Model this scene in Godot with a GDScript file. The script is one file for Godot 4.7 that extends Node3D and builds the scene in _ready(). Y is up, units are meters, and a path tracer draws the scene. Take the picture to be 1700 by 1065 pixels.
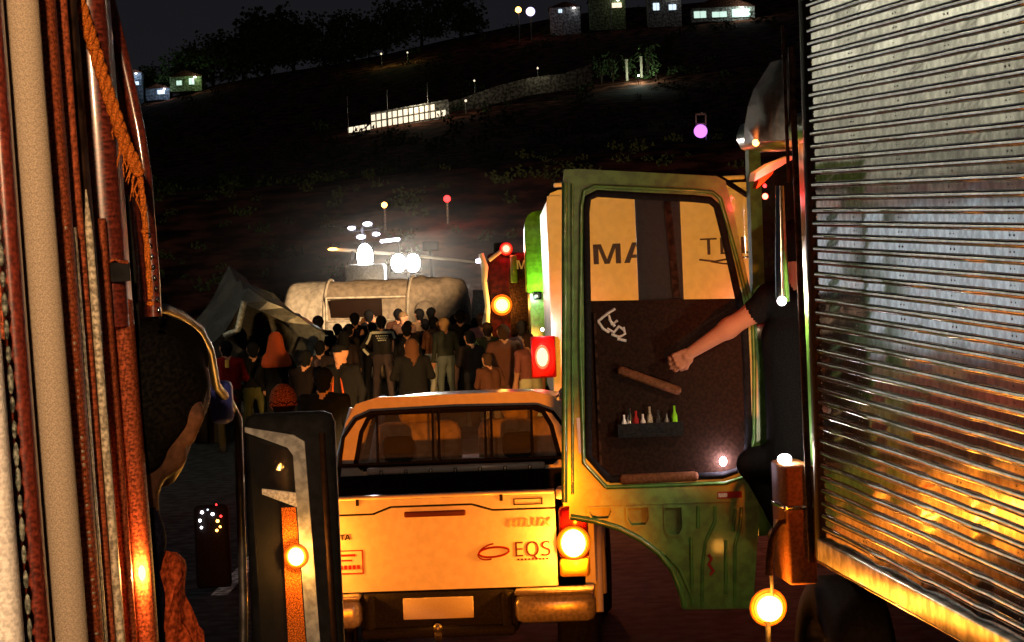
extends Node3D

var M := {}
var taken := {}
var noise_tex := {}

# ---------------------------------------------------------------- naming
func numbered(called: String) -> String:
	var n: int = taken.get(called, 0)
	taken[called] = n + 1
	return called if n == 0 else "%s_%03d" % [called, n]

func thing(called: String, label: String, category: String, at := Vector3.ZERO, turn := 0.0, group := "") -> Node3D:
	var o := Node3D.new()
	o.name = numbered(called)
	add_child(o)
	o.position = at
	o.rotation.y = turn
	o.set_meta("label", label)
	o.set_meta("category", category)
	if group:
		o.set_meta("group", group)
	return o

func node(called: String, parent: Node, at := Vector3.ZERO) -> Node3D:
	var o := Node3D.new()
	o.name = called
	parent.add_child(o, true)
	o.position = at
	return o

func put(called: String, mesh: Mesh, m: Material, parent: Node, at := Vector3.ZERO) -> MeshInstance3D:
	var o := MeshInstance3D.new()
	o.name = numbered(called) if parent == self else called
	o.mesh = mesh
	o.material_override = null
	if m:
		for i in mesh.get_surface_count():
			o.set_surface_override_material(i, m)
	parent.add_child(o, true)
	o.position = at
	return o

func obj(called: String, st: SurfaceTool, m: Material, parent: Node = self) -> MeshInstance3D:
	st.generate_normals()
	return put(called, st.commit(), m, parent)

func structure(called: String, st: SurfaceTool, m: Material, label := "", category := "") -> MeshInstance3D:
	var o := obj(called, st, m)
	o.set_meta("kind", "structure")
	if label:
		o.set_meta("label", label)
		o.set_meta("category", category)
	return o

# ---------------------------------------------------------------- shapes
func mb() -> SurfaceTool:
	var st := SurfaceTool.new()
	st.begin(Mesh.PRIMITIVE_TRIANGLES)
	st.set_smooth_group(-1)
	return st

func quad(st: SurfaceTool, a: Vector3, b: Vector3, c: Vector3, d: Vector3) -> void:
	# a b c d run counter-clockwise seen from outside
	for v in [a, c, b, a, d, c]:
		st.add_vertex(v)

func tri(st: SurfaceTool, a: Vector3, b: Vector3, c: Vector3) -> void:
	for v in [a, c, b]:
		st.add_vertex(v)

func box(st: SurfaceTool, c: Vector3, s: Vector3, xf := Transform3D()) -> void:
	var h := s / 2
	var p := []
	for i in 8:
		p.append(xf * (c + Vector3(h.x * (1 if i & 1 else -1), h.y * (1 if i & 2 else -1), h.z * (1 if i & 4 else -1))))
	quad(st, p[4], p[5], p[7], p[6])
	quad(st, p[1], p[0], p[2], p[3])
	quad(st, p[5], p[1], p[3], p[7])
	quad(st, p[0], p[4], p[6], p[2])
	quad(st, p[6], p[7], p[3], p[2])
	quad(st, p[0], p[1], p[5], p[4])

func rbox(st: SurfaceTool, c: Vector3, s: Vector3, b: float, xf := Transform3D()) -> void:
	var h := s / 2
	b = minf(b, minf(h.x, minf(h.y, h.z)) * 0.95)
	st.set_smooth_group(7)
	for ax in 3:
		for sg in [-1.0, 1.0]:
			var u := (ax + 1) % 3
			var v := (ax + 2) % 3
			var grid := []
			for i in 4:
				for j in 4:
					var p := Vector3.ZERO
					p[ax] = sg * h[ax]
					p[u] = [-h[u], -h[u] + b, h[u] - b, h[u]][i]
					p[v] = [-h[v], -h[v] + b, h[v] - b, h[v]][j]
					var q := p.clamp(-(h - Vector3(b, b, b)), h - Vector3(b, b, b))
					if i % 3 == 0 or j % 3 == 0:
						p = q + (p - q).normalized() * b
					p = c + p
					grid.append(xf * p)
			for i in 3:
				for j in 3:
					var a: Vector3 = grid[i * 4 + j]
					var bb: Vector3 = grid[(i + 1) * 4 + j]
					var cc: Vector3 = grid[(i + 1) * 4 + j + 1]
					var d: Vector3 = grid[i * 4 + j + 1]
					if sg > 0:
						quad(st, a, bb, cc, d)
					else:
						quad(st, a, d, cc, bb)
	st.set_smooth_group(-1)

func tube(st: SurfaceTool, pts: Array, radius, seg := 8, cap := true) -> void:
	var rings := []
	var last := Vector3.ZERO
	for i in pts.size():
		var d: Vector3 = (pts[mini(i + 1, pts.size() - 1)] - pts[maxi(i - 1, 0)]).normalized()
		var u := last - d * last.dot(d)
		if u.length() < 0.01:
			u = d.cross(Vector3(0.3, 0.1, 1) if absf(d.z) < 0.9 else Vector3.RIGHT)
		u = u.normalized()
		last = u
		var v := d.cross(u)
		var r: float = radius[i] if radius is Array else radius
		var ring := []
		for k in seg:
			var a := TAU * k / seg
			ring.append(pts[i] + (u * cos(a) + v * sin(a)) * r)
		rings.append(ring)
	st.set_smooth_group(5)
	for i in rings.size() - 1:
		for k in seg:
			var n := (k + 1) % seg
			quad(st, rings[i][k], rings[i][n], rings[i + 1][n], rings[i + 1][k])
	st.set_smooth_group(-1)
	if cap:
		for k in range(1, seg - 1):
			tri(st, rings[0][0], rings[0][k + 1], rings[0][k])
			tri(st, rings[-1][0], rings[-1][k], rings[-1][k + 1])

func prism(st: SurfaceTool, poly: Array, z0: float, z1: float, xf := Transform3D()) -> void:
	var pv := PackedVector2Array(poly)
	if Geometry2D.is_polygon_clockwise(pv):
		pv.reverse()
	var idx := Geometry2D.triangulate_polygon(pv)
	for i in range(0, idx.size(), 3):
		var t := [pv[idx[i]], pv[idx[i + 1]], pv[idx[i + 2]]]
		if (t[1] - t[0]).cross(t[2] - t[0]) < 0:
			t = [t[0], t[2], t[1]]
		tri(st, xf * Vector3(t[0].x, t[0].y, z1), xf * Vector3(t[1].x, t[1].y, z1), xf * Vector3(t[2].x, t[2].y, z1))
		tri(st, xf * Vector3(t[0].x, t[0].y, z0), xf * Vector3(t[2].x, t[2].y, z0), xf * Vector3(t[1].x, t[1].y, z0))
	for i in pv.size():
		var a := pv[i]
		var b := pv[(i + 1) % pv.size()]
		quad(st, xf * Vector3(a.x, a.y, z0), xf * Vector3(b.x, b.y, z0), xf * Vector3(b.x, b.y, z1), xf * Vector3(a.x, a.y, z1))

func ring(st: SurfaceTool, outer: Array, inner: Array, z0: float, z1: float, xf := Transform3D()) -> void:
	# two loops with as many points each, both counter-clockwise seen from +z; the inner edge is rolled
	var n := outer.size()
	var v := func(p: Vector2, z: float) -> Vector3: return xf * Vector3(p.x, p.y, z)
	for i in n:
		var o: Vector2 = outer[i]
		var o2: Vector2 = outer[(i + 1) % n]
		var a: Vector2 = inner[i]
		var a2: Vector2 = inner[(i + 1) % n]
		quad(st, v.call(o, z1), v.call(o2, z1), v.call(a2, z1), v.call(a, z1))
		quad(st, v.call(o2, z0), v.call(o, z0), v.call(a, z0), v.call(a2, z0))
		quad(st, v.call(o, z0), v.call(o2, z0), v.call(o2, z1), v.call(o, z1))
		quad(st, v.call(a2, z0), v.call(a, z0), v.call(a, z1), v.call(a2, z1))

func lathe(st: SurfaceTool, profile: Array, seg := 20, xf := Transform3D()) -> void:
	# profile of (radius, height) turned round the y axis
	st.set_smooth_group(3)
	for i in profile.size() - 1:
		for k in seg:
			var a0 := TAU * k / seg
			var a1 := TAU * (k + 1) / seg
			var p: Vector2 = profile[i]
			var q: Vector2 = profile[i + 1]
			var w := [Vector3(p.x * cos(a0), p.y, p.x * sin(a0)), Vector3(p.x * cos(a1), p.y, p.x * sin(a1)), Vector3(q.x * cos(a1), q.y, q.x * sin(a1)), Vector3(q.x * cos(a0), q.y, q.x * sin(a0))]
			if p.x > 1e-5:
				tri(st, xf * w[0], xf * w[2], xf * w[1])
			if q.x > 1e-5:
				tri(st, xf * w[0], xf * w[3], xf * w[2])
	st.set_smooth_group(-1)

func ell(st: SurfaceTool, c: Vector3, r: Vector3, seg := 14, rows := 8) -> void:
	var prof := []
	for i in rows + 1:
		var a := -PI / 2 + PI * i / rows
		prof.append(Vector2(cos(a) if i % rows else 0.0, sin(a)))
	lathe(st, prof, seg, Transform3D(Basis.from_scale(r), c))

func turned(axis: Vector3, angle: float, at := Vector3.ZERO) -> Transform3D:
	return Transform3D(Basis(axis, angle), at)

# ---------------------------------------------------------------- materials
func soft_noise(key: String, frequency: float, low: float, seed_: int, octaves := 5) -> NoiseTexture2D:
	if noise_tex.has(key):
		return noise_tex[key]
	var f := FastNoiseLite.new()
	f.seed = seed_
	f.frequency = frequency
	f.fractal_octaves = octaves
	var t := NoiseTexture2D.new()
	t.width = 512
	t.height = 512
	t.seamless = true
	t.noise = f
	var g := Gradient.new()
	g.set_color(0, Color(low, low, low))
	g.set_color(1, Color(1, 1, 1))
	g.set_offset(0, 0.25)
	g.set_offset(1, 0.7)
	t.color_ramp = g
	noise_tex[key] = t
	return t

func bump_noise(key: String, frequency: float, seed_: int) -> NoiseTexture2D:
	if noise_tex.has(key):
		return noise_tex[key]
	var f := FastNoiseLite.new()
	f.seed = seed_
	f.frequency = frequency
	f.fractal_octaves = 4
	var t := NoiseTexture2D.new()
	t.width = 512
	t.height = 512
	t.seamless = true
	t.noise = f
	noise_tex[key] = t
	return t

func mat(key: String, r: float, g: float, b: float, rough := 0.6, metal := 0.0, dirt := "", scale := 1.0, bump := 0.0, coat := 0.0) -> StandardMaterial3D:
	var m := StandardMaterial3D.new()
	m.resource_name = key
	m.albedo_color = Color(r, g, b).linear_to_srgb()
	m.roughness = rough
	m.metallic = metal
	m.metallic_specular = 0.5 if coat > 0.0 or metal > 0.3 else (0.12 if rough > 0.5 else 0.28)
	m.uv1_triplanar = true
	m.uv1_scale = Vector3.ONE * scale
	if dirt == "patch":
		m.albedo_texture = soft_noise("patch", 0.012, 0.5, 3)
	elif dirt == "light":
		m.albedo_texture = soft_noise("light", 0.02, 0.78, 5)
	elif dirt == "faint":
		m.albedo_texture = soft_noise("faint", 0.03, 0.95, 17)
	elif dirt == "heavy":
		m.albedo_texture = soft_noise("heavy", 0.015, 0.2, 9)
	elif dirt == "fine":
		m.albedo_texture = soft_noise("fine", 0.09, 0.45, 12)
	if bump > 0.0:
		m.heightmap_enabled = true
		m.heightmap_texture = bump_noise("bump", 0.05, 21)
		m.heightmap_scale = bump
	if coat > 0.0:
		m.clearcoat_enabled = true
		m.clearcoat = coat
		m.clearcoat_roughness = 0.08
	M[key] = m
	return m

func glow(key: String, r: float, g: float, b: float, energy: float) -> StandardMaterial3D:
	var m := StandardMaterial3D.new()
	m.resource_name = key
	m.albedo_color = Color(0.8 * r, 0.8 * g, 0.8 * b).linear_to_srgb()
	m.roughness = 0.4
	m.emission_enabled = true
	m.emission = Color(r, g, b).linear_to_srgb()
	m.emission_energy_multiplier = energy
	M[key] = m
	return m

func pane(key: String, r: float, g: float, b: float, alpha: float) -> StandardMaterial3D:
	var m := StandardMaterial3D.new()
	m.resource_name = key
	m.albedo_color = Color(r, g, b, 1).linear_to_srgb()
	m.albedo_color.a = alpha
	m.transparency = BaseMaterial3D.TRANSPARENCY_ALPHA
	m.roughness = 0.04
	M[key] = m
	return m

func omni(called: String, parent: Node, at: Vector3, c: Color, energy: float, size := 0.05) -> OmniLight3D:
	var l := OmniLight3D.new()
	l.name = called
	l.light_color = c.linear_to_srgb()
	l.light_energy = energy
	l.light_size = size
	l.omni_range = 200.0
	l.omni_attenuation = 2.0
	l.shadow_enabled = true
	parent.add_child(l, true)
	l.position = at
	return l

# a round glowing lens (a flattened dome) with its light inside
func lamp(called: String, parent: Node, at: Vector3, radius: float, m: Material, c: Color, energy: float, squash := Vector3.ONE) -> MeshInstance3D:
	var st := mb()
	ell(st, Vector3.ZERO, squash * radius, 16, 10)
	var o := obj(called, st, m, parent)
	o.position = at
	if energy > 0.0:
		omni(called + "_light", o, Vector3.ZERO, c, energy, radius * 0.6)
	return o

# stepped lens discs whose glow imitates the glare round a lamp; outer one dimmer
func lens(parent: Node, at: Vector3, r: float, inner: Material, outer: Material, squash := Vector3.ONE) -> void:
	for k in 2:
		var st := mb()
		var rr := r * (1.22 if k == 0 else 1.6)
		lathe(st, [Vector2(0, 0.30 * r), Vector2(rr * 0.6, 0.26 * r), Vector2(rr * 0.92, 0.12 * r), Vector2(rr, 0.0), Vector2(0, 0)], 22, Transform3D(Basis(Vector3.RIGHT, PI / 2).scaled(Vector3(squash.x, squash.y, 1)), at + Vector3(0, 0, -0.05 * r - 0.2 * r * k)))
		obj("halo_step", st, inner if k == 0 else outer, parent)

func spot(called: String, parent: Node, at: Vector3, towards: Vector3, c: Color, energy: float, angle: float, size := 0.08) -> SpotLight3D:
	var l := SpotLight3D.new()
	l.name = called
	l.light_color = c.linear_to_srgb()
	l.light_energy = energy
	l.light_size = size
	l.spot_angle = angle
	l.spot_angle_attenuation = 0.7
	l.spot_range = 200.0
	l.spot_attenuation = 2.0
	l.shadow_enabled = true
	parent.add_child(l, true)
	l.transform = Transform3D(Basis.looking_at(towards.normalized()), at)
	return l

func text(called: String, words: String, height: float, depth: float, m: Material, parent: Node, xf: Transform3D, bold := 700, squeeze := 1.0, slant := 0.0) -> MeshInstance3D:
	var t := TextMesh.new()
	var f := SystemFont.new()
	f.font_names = PackedStringArray(["Droid Sans"])
	f.font_weight = bold
	t.font = f
	t.text = words
	t.font_size = 64
	t.pixel_size = height / 46.0
	t.depth = depth
	t.curve_step = 1.0
	var o := put(called, t, m, parent)
	o.transform = xf * Transform3D(Basis(Vector3(squeeze, 0, 0), Vector3(slant, 1, 0), Vector3(0, 0, 1)), Vector3.ZERO)
	return o

# ---------------------------------------------------------------- bodies: capsules joined smoothly and meshed as surface nets
var cloth_noise: FastNoiseLite

func body_mesh(bones: Array, cell: float, blend: float, folds: float) -> Dictionary:
	var lo := Vector3(1e9, 1e9, 1e9)
	var hi := -lo
	for b in bones:
		var r := maxf(b[2], b[3]) + cell * 3
		lo = lo.min(b[0] - Vector3.ONE * r).min(b[1] - Vector3.ONE * r)
		hi = hi.max(b[0] + Vector3.ONE * r).max(b[1] + Vector3.ONE * r)
	var n := Vector3i(((hi - lo) / cell).ceil()) + Vector3i.ONE * 2
	var sx := n.x
	var sxy := n.x * n.y
	var total := sxy * n.z
	var f := PackedFloat32Array()
	f.resize(total)
	f.fill(1.0)
	var best := PackedFloat32Array()
	best.resize(total)
	best.fill(1.0)
	var reg := PackedByteArray()
	reg.resize(total)
	for b in bones:
		var a: Vector3 = b[0]
		var ba: Vector3 = b[1] - a
		var ra: float = b[2]
		var rb: float = b[3]
		var region: int = b[4]
		var l2 := maxf(ba.length_squared(), 1e-9)
		var m := maxf(ra, rb) + blend + cell * 2
		var p0 := Vector3i(((a.min(b[1]) - Vector3.ONE * m - lo) / cell).floor()).clamp(Vector3i.ZERO, n - Vector3i.ONE)
		var p1 := Vector3i(((a.max(b[1]) + Vector3.ONE * m - lo) / cell).ceil()).clamp(Vector3i.ZERO, n - Vector3i.ONE)
		for z in range(p0.z, p1.z + 1):
			for y in range(p0.y, p1.y + 1):
				var at := z * sxy + y * sx
				for x in range(p0.x, p1.x + 1):
					var p := lo + Vector3(x, y, z) * cell - a
					var t := clampf(p.dot(ba) / l2, 0.0, 1.0)
					var d := (p - ba * t).length() - lerpf(ra, rb, t)
					var i := at + x
					if d < best[i]:
						best[i] = d
						reg[i] = region
					var e := f[i]
					var h := maxf(blend - absf(e - d), 0.0)
					f[i] = minf(e, d) - h * h * 0.25 / blend
	if folds > 0.0:
		for z in n.z:
			for y in n.y:
				for x in n.x:
					var i := z * sxy + y * sx + x
					if absf(f[i]) < 0.06 and reg[i] >= 2:
						f[i] += folds * cloth_noise.get_noise_3d(x * cell * 100.0, y * cell * 60.0, z * cell * 100.0)
	var vid := {}
	var verts := PackedVector3Array()
	var norms := PackedVector3Array()
	var offs := [0, 1, sx, sx + 1, sxy, sxy + 1, sxy + sx, sxy + sx + 1]
	for z in n.z - 1:
		for y in n.y - 1:
			var row := z * sxy + y * sx
			for x in n.x - 1:
				var i := row + x
				var f0 := f[i]
				if f0 > cell * 2.2 or f0 < -cell * 2.2:
					continue
				var c := [f0, f[i + 1], f[i + sx], f[i + sx + 1], f[i + sxy], f[i + sxy + 1], f[i + sxy + sx], f[i + sxy + sx + 1]]
				var inside := 0
				for v in c:
					if v < 0.0:
						inside += 1
				if inside == 0 or inside == 8:
					continue
				var sum := Vector3.ZERO
				var count := 0
				for k in 8:
					for bit in [1, 2, 4]:
						if k & bit:
							continue
						var q: int = k | bit
						if (c[k] < 0.0) != (c[q] < 0.0):
							var t: float = c[k] / (c[k] - c[q])
							var pa := Vector3(k & 1, (k >> 1) & 1, (k >> 2) & 1)
							var pb := Vector3(q & 1, (q >> 1) & 1, (q >> 2) & 1)
							sum += pa.lerp(pb, t)
							count += 1
				vid[i] = verts.size()
				verts.append(lo + (Vector3(x, y, z) + sum / count) * cell)
				norms.append(Vector3(c[1] + c[3] + c[5] + c[7] - c[0] - c[2] - c[4] - c[6], c[2] + c[3] + c[6] + c[7] - c[0] - c[1] - c[4] - c[5], c[4] + c[5] + c[6] + c[7] - c[0] - c[1] - c[2] - c[3]).normalized())
	var faces := {}
	var steps := [[1, sx, sxy], [sx, sxy, 1], [sxy, 1, sx]]
	for i in vid:
		for s in steps:
			var j: int = i + s[0]
			if j >= total or (f[i] < 0.0) == (f[j] < 0.0):
				continue
			var a = vid.get(i)
			var b = vid.get(i - s[1])
			var c = vid.get(i - s[1] - s[2])
			var d = vid.get(i - s[2])
			if b == null or c == null or d == null:
				continue
			var r: int = reg[i] if f[i] < 0.0 else reg[j]
			if not faces.has(r):
				faces[r] = PackedInt32Array()
			var ix: PackedInt32Array = faces[r]
			if f[i] < 0.0:
				ix.append_array([a, c, b, a, d, c])
			else:
				ix.append_array([a, b, c, a, c, d])
			faces[r] = ix
	var mesh := ArrayMesh.new()
	var regions := []
	for r in faces:
		var remap := {}
		var v2 := PackedVector3Array()
		var n2 := PackedVector3Array()
		var i2 := PackedInt32Array()
		for k in faces[r]:
			if not remap.has(k):
				remap[k] = v2.size()
				v2.append(verts[k])
				n2.append(norms[k])
			i2.append(remap[k])
		var arr := []
		arr.resize(Mesh.ARRAY_MAX)
		arr[Mesh.ARRAY_VERTEX] = v2
		arr[Mesh.ARRAY_NORMAL] = n2
		arr[Mesh.ARRAY_INDEX] = i2
		mesh.add_surface_from_arrays(Mesh.PRIMITIVE_TRIANGLES, arr)
		regions.append(r)
	return {"mesh": mesh, "regions": regions}

func put_body(d: Dictionary, called: String, parent: Node, mats: Dictionary) -> MeshInstance3D:
	var o := MeshInstance3D.new()
	o.name = called
	o.mesh = d.mesh
	for i in d.regions.size():
		o.set_surface_override_material(i, mats[d.regions[i]])
	parent.add_child(o, true)
	return o

# regions: 0 skin, 1 hair, 2 top, 3 trousers, 4 shoes
func body_bones(p: Dictionary) -> Array:
	var w: float = p.get("w", 1.0)
	var sp: float = p.get("spread", 0.1)
	var step: float = p.get("step", 0.0)
	var lean: float = p.get("lean", 0.02)
	var coat: float = p.get("coat", 0.0)
	var b := []
	var hip := Vector3(0, 0.93, 0)
	var chest := Vector3(0, 1.28, -lean)
	var neck := Vector3(0, 1.45, -lean * 1.3)
	var tilt: float = p.get("tilt", 0.0)
	var head := Vector3(tilt, 1.60, -lean * 1.5 - 0.015)
	for s in [-1.0, 1.0]:
		b.append([hip + Vector3(s * 0.06 * w, 0.03 - coat, 0), chest + Vector3(s * 0.075 * w, 0.03, 0), 0.105 * w + coat * 0.15, 0.115 * w, 2])
		b.append([chest + Vector3(s * 0.08 * w, 0.06, 0), neck + Vector3(s * 0.05, -0.05, 0), 0.10 * w, 0.06, 2])
		b.append([neck + Vector3(s * 0.04, -0.035, 0), Vector3(s * 0.185 * w, 1.395, -lean), 0.05, 0.062, 2])
		b.append([hip + Vector3(s * 0.07 * w, 0.0, 0.025), hip + Vector3(s * 0.085 * w, -0.06, 0.03), 0.10 * w, 0.095 * w, 3])
		var k := Vector3(s * (0.07 + sp * 0.5), 0.50, -0.03 + s * step * 0.5)
		var an := Vector3(s * (0.06 + sp * 0.8), 0.09, 0.02 + s * step)
		b.append([hip + Vector3(s * 0.09 * w, -0.02, 0), k, 0.092 * w, 0.066, 3])
		b.append([k, an, 0.064, 0.052, 3])
		b.append([an + Vector3(0, -0.045, 0.02), an + Vector3(s * 0.03, -0.055, -0.15), 0.046, 0.036, 4])
		var kind: String = p.get("arms", "down")
		if p.has("arm_l") and s < 0:
			kind = p["arm_l"]
		var sh := Vector3(s * 0.195 * w, 1.39, -lean)
		var el := Vector3(s * 0.25 * w, 1.12, 0.03)
		var wr := Vector3(s * 0.255 * w, 0.88, -0.05)
		var tip := wr + Vector3(-s * 0.005, -0.15, -0.03)
		match kind:
			"fold":
				el = Vector3(s * 0.27 * w, 1.13, -0.05)
				wr = Vector3(-s * 0.02, 1.14 + 0.03 * s, -0.23)
				tip = wr + Vector3(-s * 0.14, 0.01, 0.03)
			"phone":
				el = Vector3(s * 0.25, 1.16, -0.17)
				wr = Vector3(s * 0.13, 1.44, -0.30)
				tip = wr + Vector3(-s * 0.03, 0.13, -0.03)
			"hips":
				el = Vector3(s * 0.38, 1.14, 0.07)
				wr = Vector3(s * 0.21, 0.99, -0.02)
				tip = wr + Vector3(-s * 0.08, -0.06, -0.05)
			"pocket":
				el = Vector3(s * 0.30, 1.13, 0.07)
				wr = Vector3(s * 0.19, 0.93, -0.09)
				tip = wr + Vector3(-s * 0.02, -0.10, -0.03)
			"point":
				el = Vector3(s * 0.36, 1.30, -0.12)
				wr = Vector3(s * 0.44, 1.36, -0.34)
				tip = wr + Vector3(s * 0.03, 0.02, -0.15)
		b.append([sh, el, 0.058, 0.047, 2])
		b.append([el, wr, 0.046, 0.034, 0 if p.get("bare", false) else 2])
		b.append([wr, wr.lerp(tip, 0.55), 0.032, 0.036, 0])
		b.append([wr.lerp(tip, 0.5), tip, 0.03, 0.018, 0])
		b.append([wr.lerp(tip, 0.25), wr.lerp(tip, 0.6) + Vector3(-s * 0.045, 0, -0.025), 0.018, 0.014, 0])
	b.append([neck + Vector3(0, -0.02, 0), head + Vector3(0, -0.06, 0.01), 0.056, 0.052, 0])
	b.append([head + Vector3(0, -0.045, -0.012), head + Vector3(0, 0.02, 0.0), 0.068, 0.085, 0])
	b.append([head + Vector3(0, -0.09, -0.045), head + Vector3(0, -0.05, -0.04), 0.034, 0.05, 0])
	b.append([head + Vector3(0, -0.005, -0.092), head + Vector3(0, -0.03, -0.105), 0.014, 0.018, 0])
	for s in [-1.0, 1.0]:
		b.append([head + Vector3(s * 0.084, -0.02, 0.01), head + Vector3(s * 0.09, 0.01, 0.015), 0.016, 0.02, 0])
	if p.get("hair", "short") != "none":
		b.append([head + Vector3(0, 0.045, 0.0), head + Vector3(0, 0.04, 0.03), 0.086, 0.088, 1])
		b.append([head + Vector3(0, -0.01, 0.04), head + Vector3(0, -0.06, 0.05), 0.078, 0.06, 1])
	if p.get("hair", "short") == "long":
		b.append([head + Vector3(0, -0.02, 0.05), head + Vector3(0.01, -0.27, 0.075), 0.085, 0.06, 1])
		for s in [-1.0, 1.0]:
			b.append([head + Vector3(s * 0.06, 0.0, 0.02), head + Vector3(s * 0.07, -0.22, 0.05), 0.04, 0.035, 1])
	elif p.get("hair", "short") == "bun":
		b.append([head + Vector3(0, 0.05, 0.11), head + Vector3(0, 0.05, 0.12), 0.045, 0.045, 1])
	return b

var cloth := {}
func cloth_mat(r: float, g: float, b: float) -> StandardMaterial3D:
	var key := "cloth_%.3f_%.3f_%.3f" % [r, g, b]
	if not cloth.has(key):
		cloth[key] = mat(key, r, g, b, 0.9, 0.0, "fine", 2.5)
	return cloth[key]

func person(label: String, at: Vector3, turn: float, height: float, p: Dictionary, top: Array, legs: Array, hair: Array, skin := "skin", group := "bystanders watching the wreck") -> Node3D:
	var t := thing("person", label, "person", at, turn, group)
	var d := body_mesh(body_bones(p), 0.021, 0.045, 0.016)
	var o := put_body(d, "body", t, {0: M[skin], 1: cloth_mat(hair[0], hair[1], hair[2]), 2: cloth_mat(top[0], top[1], top[2]), 3: cloth_mat(legs[0], legs[1], legs[2]), 4: M.shoe})
	var s := height / 1.735
	o.scale = Vector3(s, s, s)
	return t

# ---------------------------------------------------------------- the lie of the land
func road_height(depth: float) -> float:
	return maxf(0.0, 0.0115 * (minf(depth, 92.0) - 24.0))

func skyline_height(x: float) -> float:
	var pts := [[-200.0, 30.0], [-80.0, 35.0], [-60.0, 38.0], [-45.0, 41.0], [-20.0, 44.5], [0.0, 48.5], [45.0, 52.0], [200.0, 56.0]]
	for i in pts.size() - 1:
		if x <= pts[i + 1][0]:
			return lerpf(pts[i][1], pts[i + 1][1], clampf((x - pts[i][0]) / (pts[i + 1][0] - pts[i][0]), 0.0, 1.0))
	return 56.0

var land_noise: FastNoiseLite
func land_height(x: float, depth: float) -> float:
	var bank := 9.4 + 0.03 * x + 0.5 * land_noise.get_noise_2d(x * 2.0, 7.0)
	var y := road_height(depth)
	if depth > 92.0:
		y = lerpf(y, bank, smoothstep(92.0, 138.0, depth))
	if depth > 150.0:
		y = bank + pow(clampf((depth - 150.0) / 280.0, 0.0, 1.0), 1.6) * (skyline_height(x) - bank)
	if depth > 432.0:
		y -= (depth - 432.0) * 0.12
	if depth > 92.0:
		y += land_noise.get_noise_2d(x, depth) * clampf((depth - 92.0) * 0.02, 0.0, 1.2)
	return y

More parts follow.
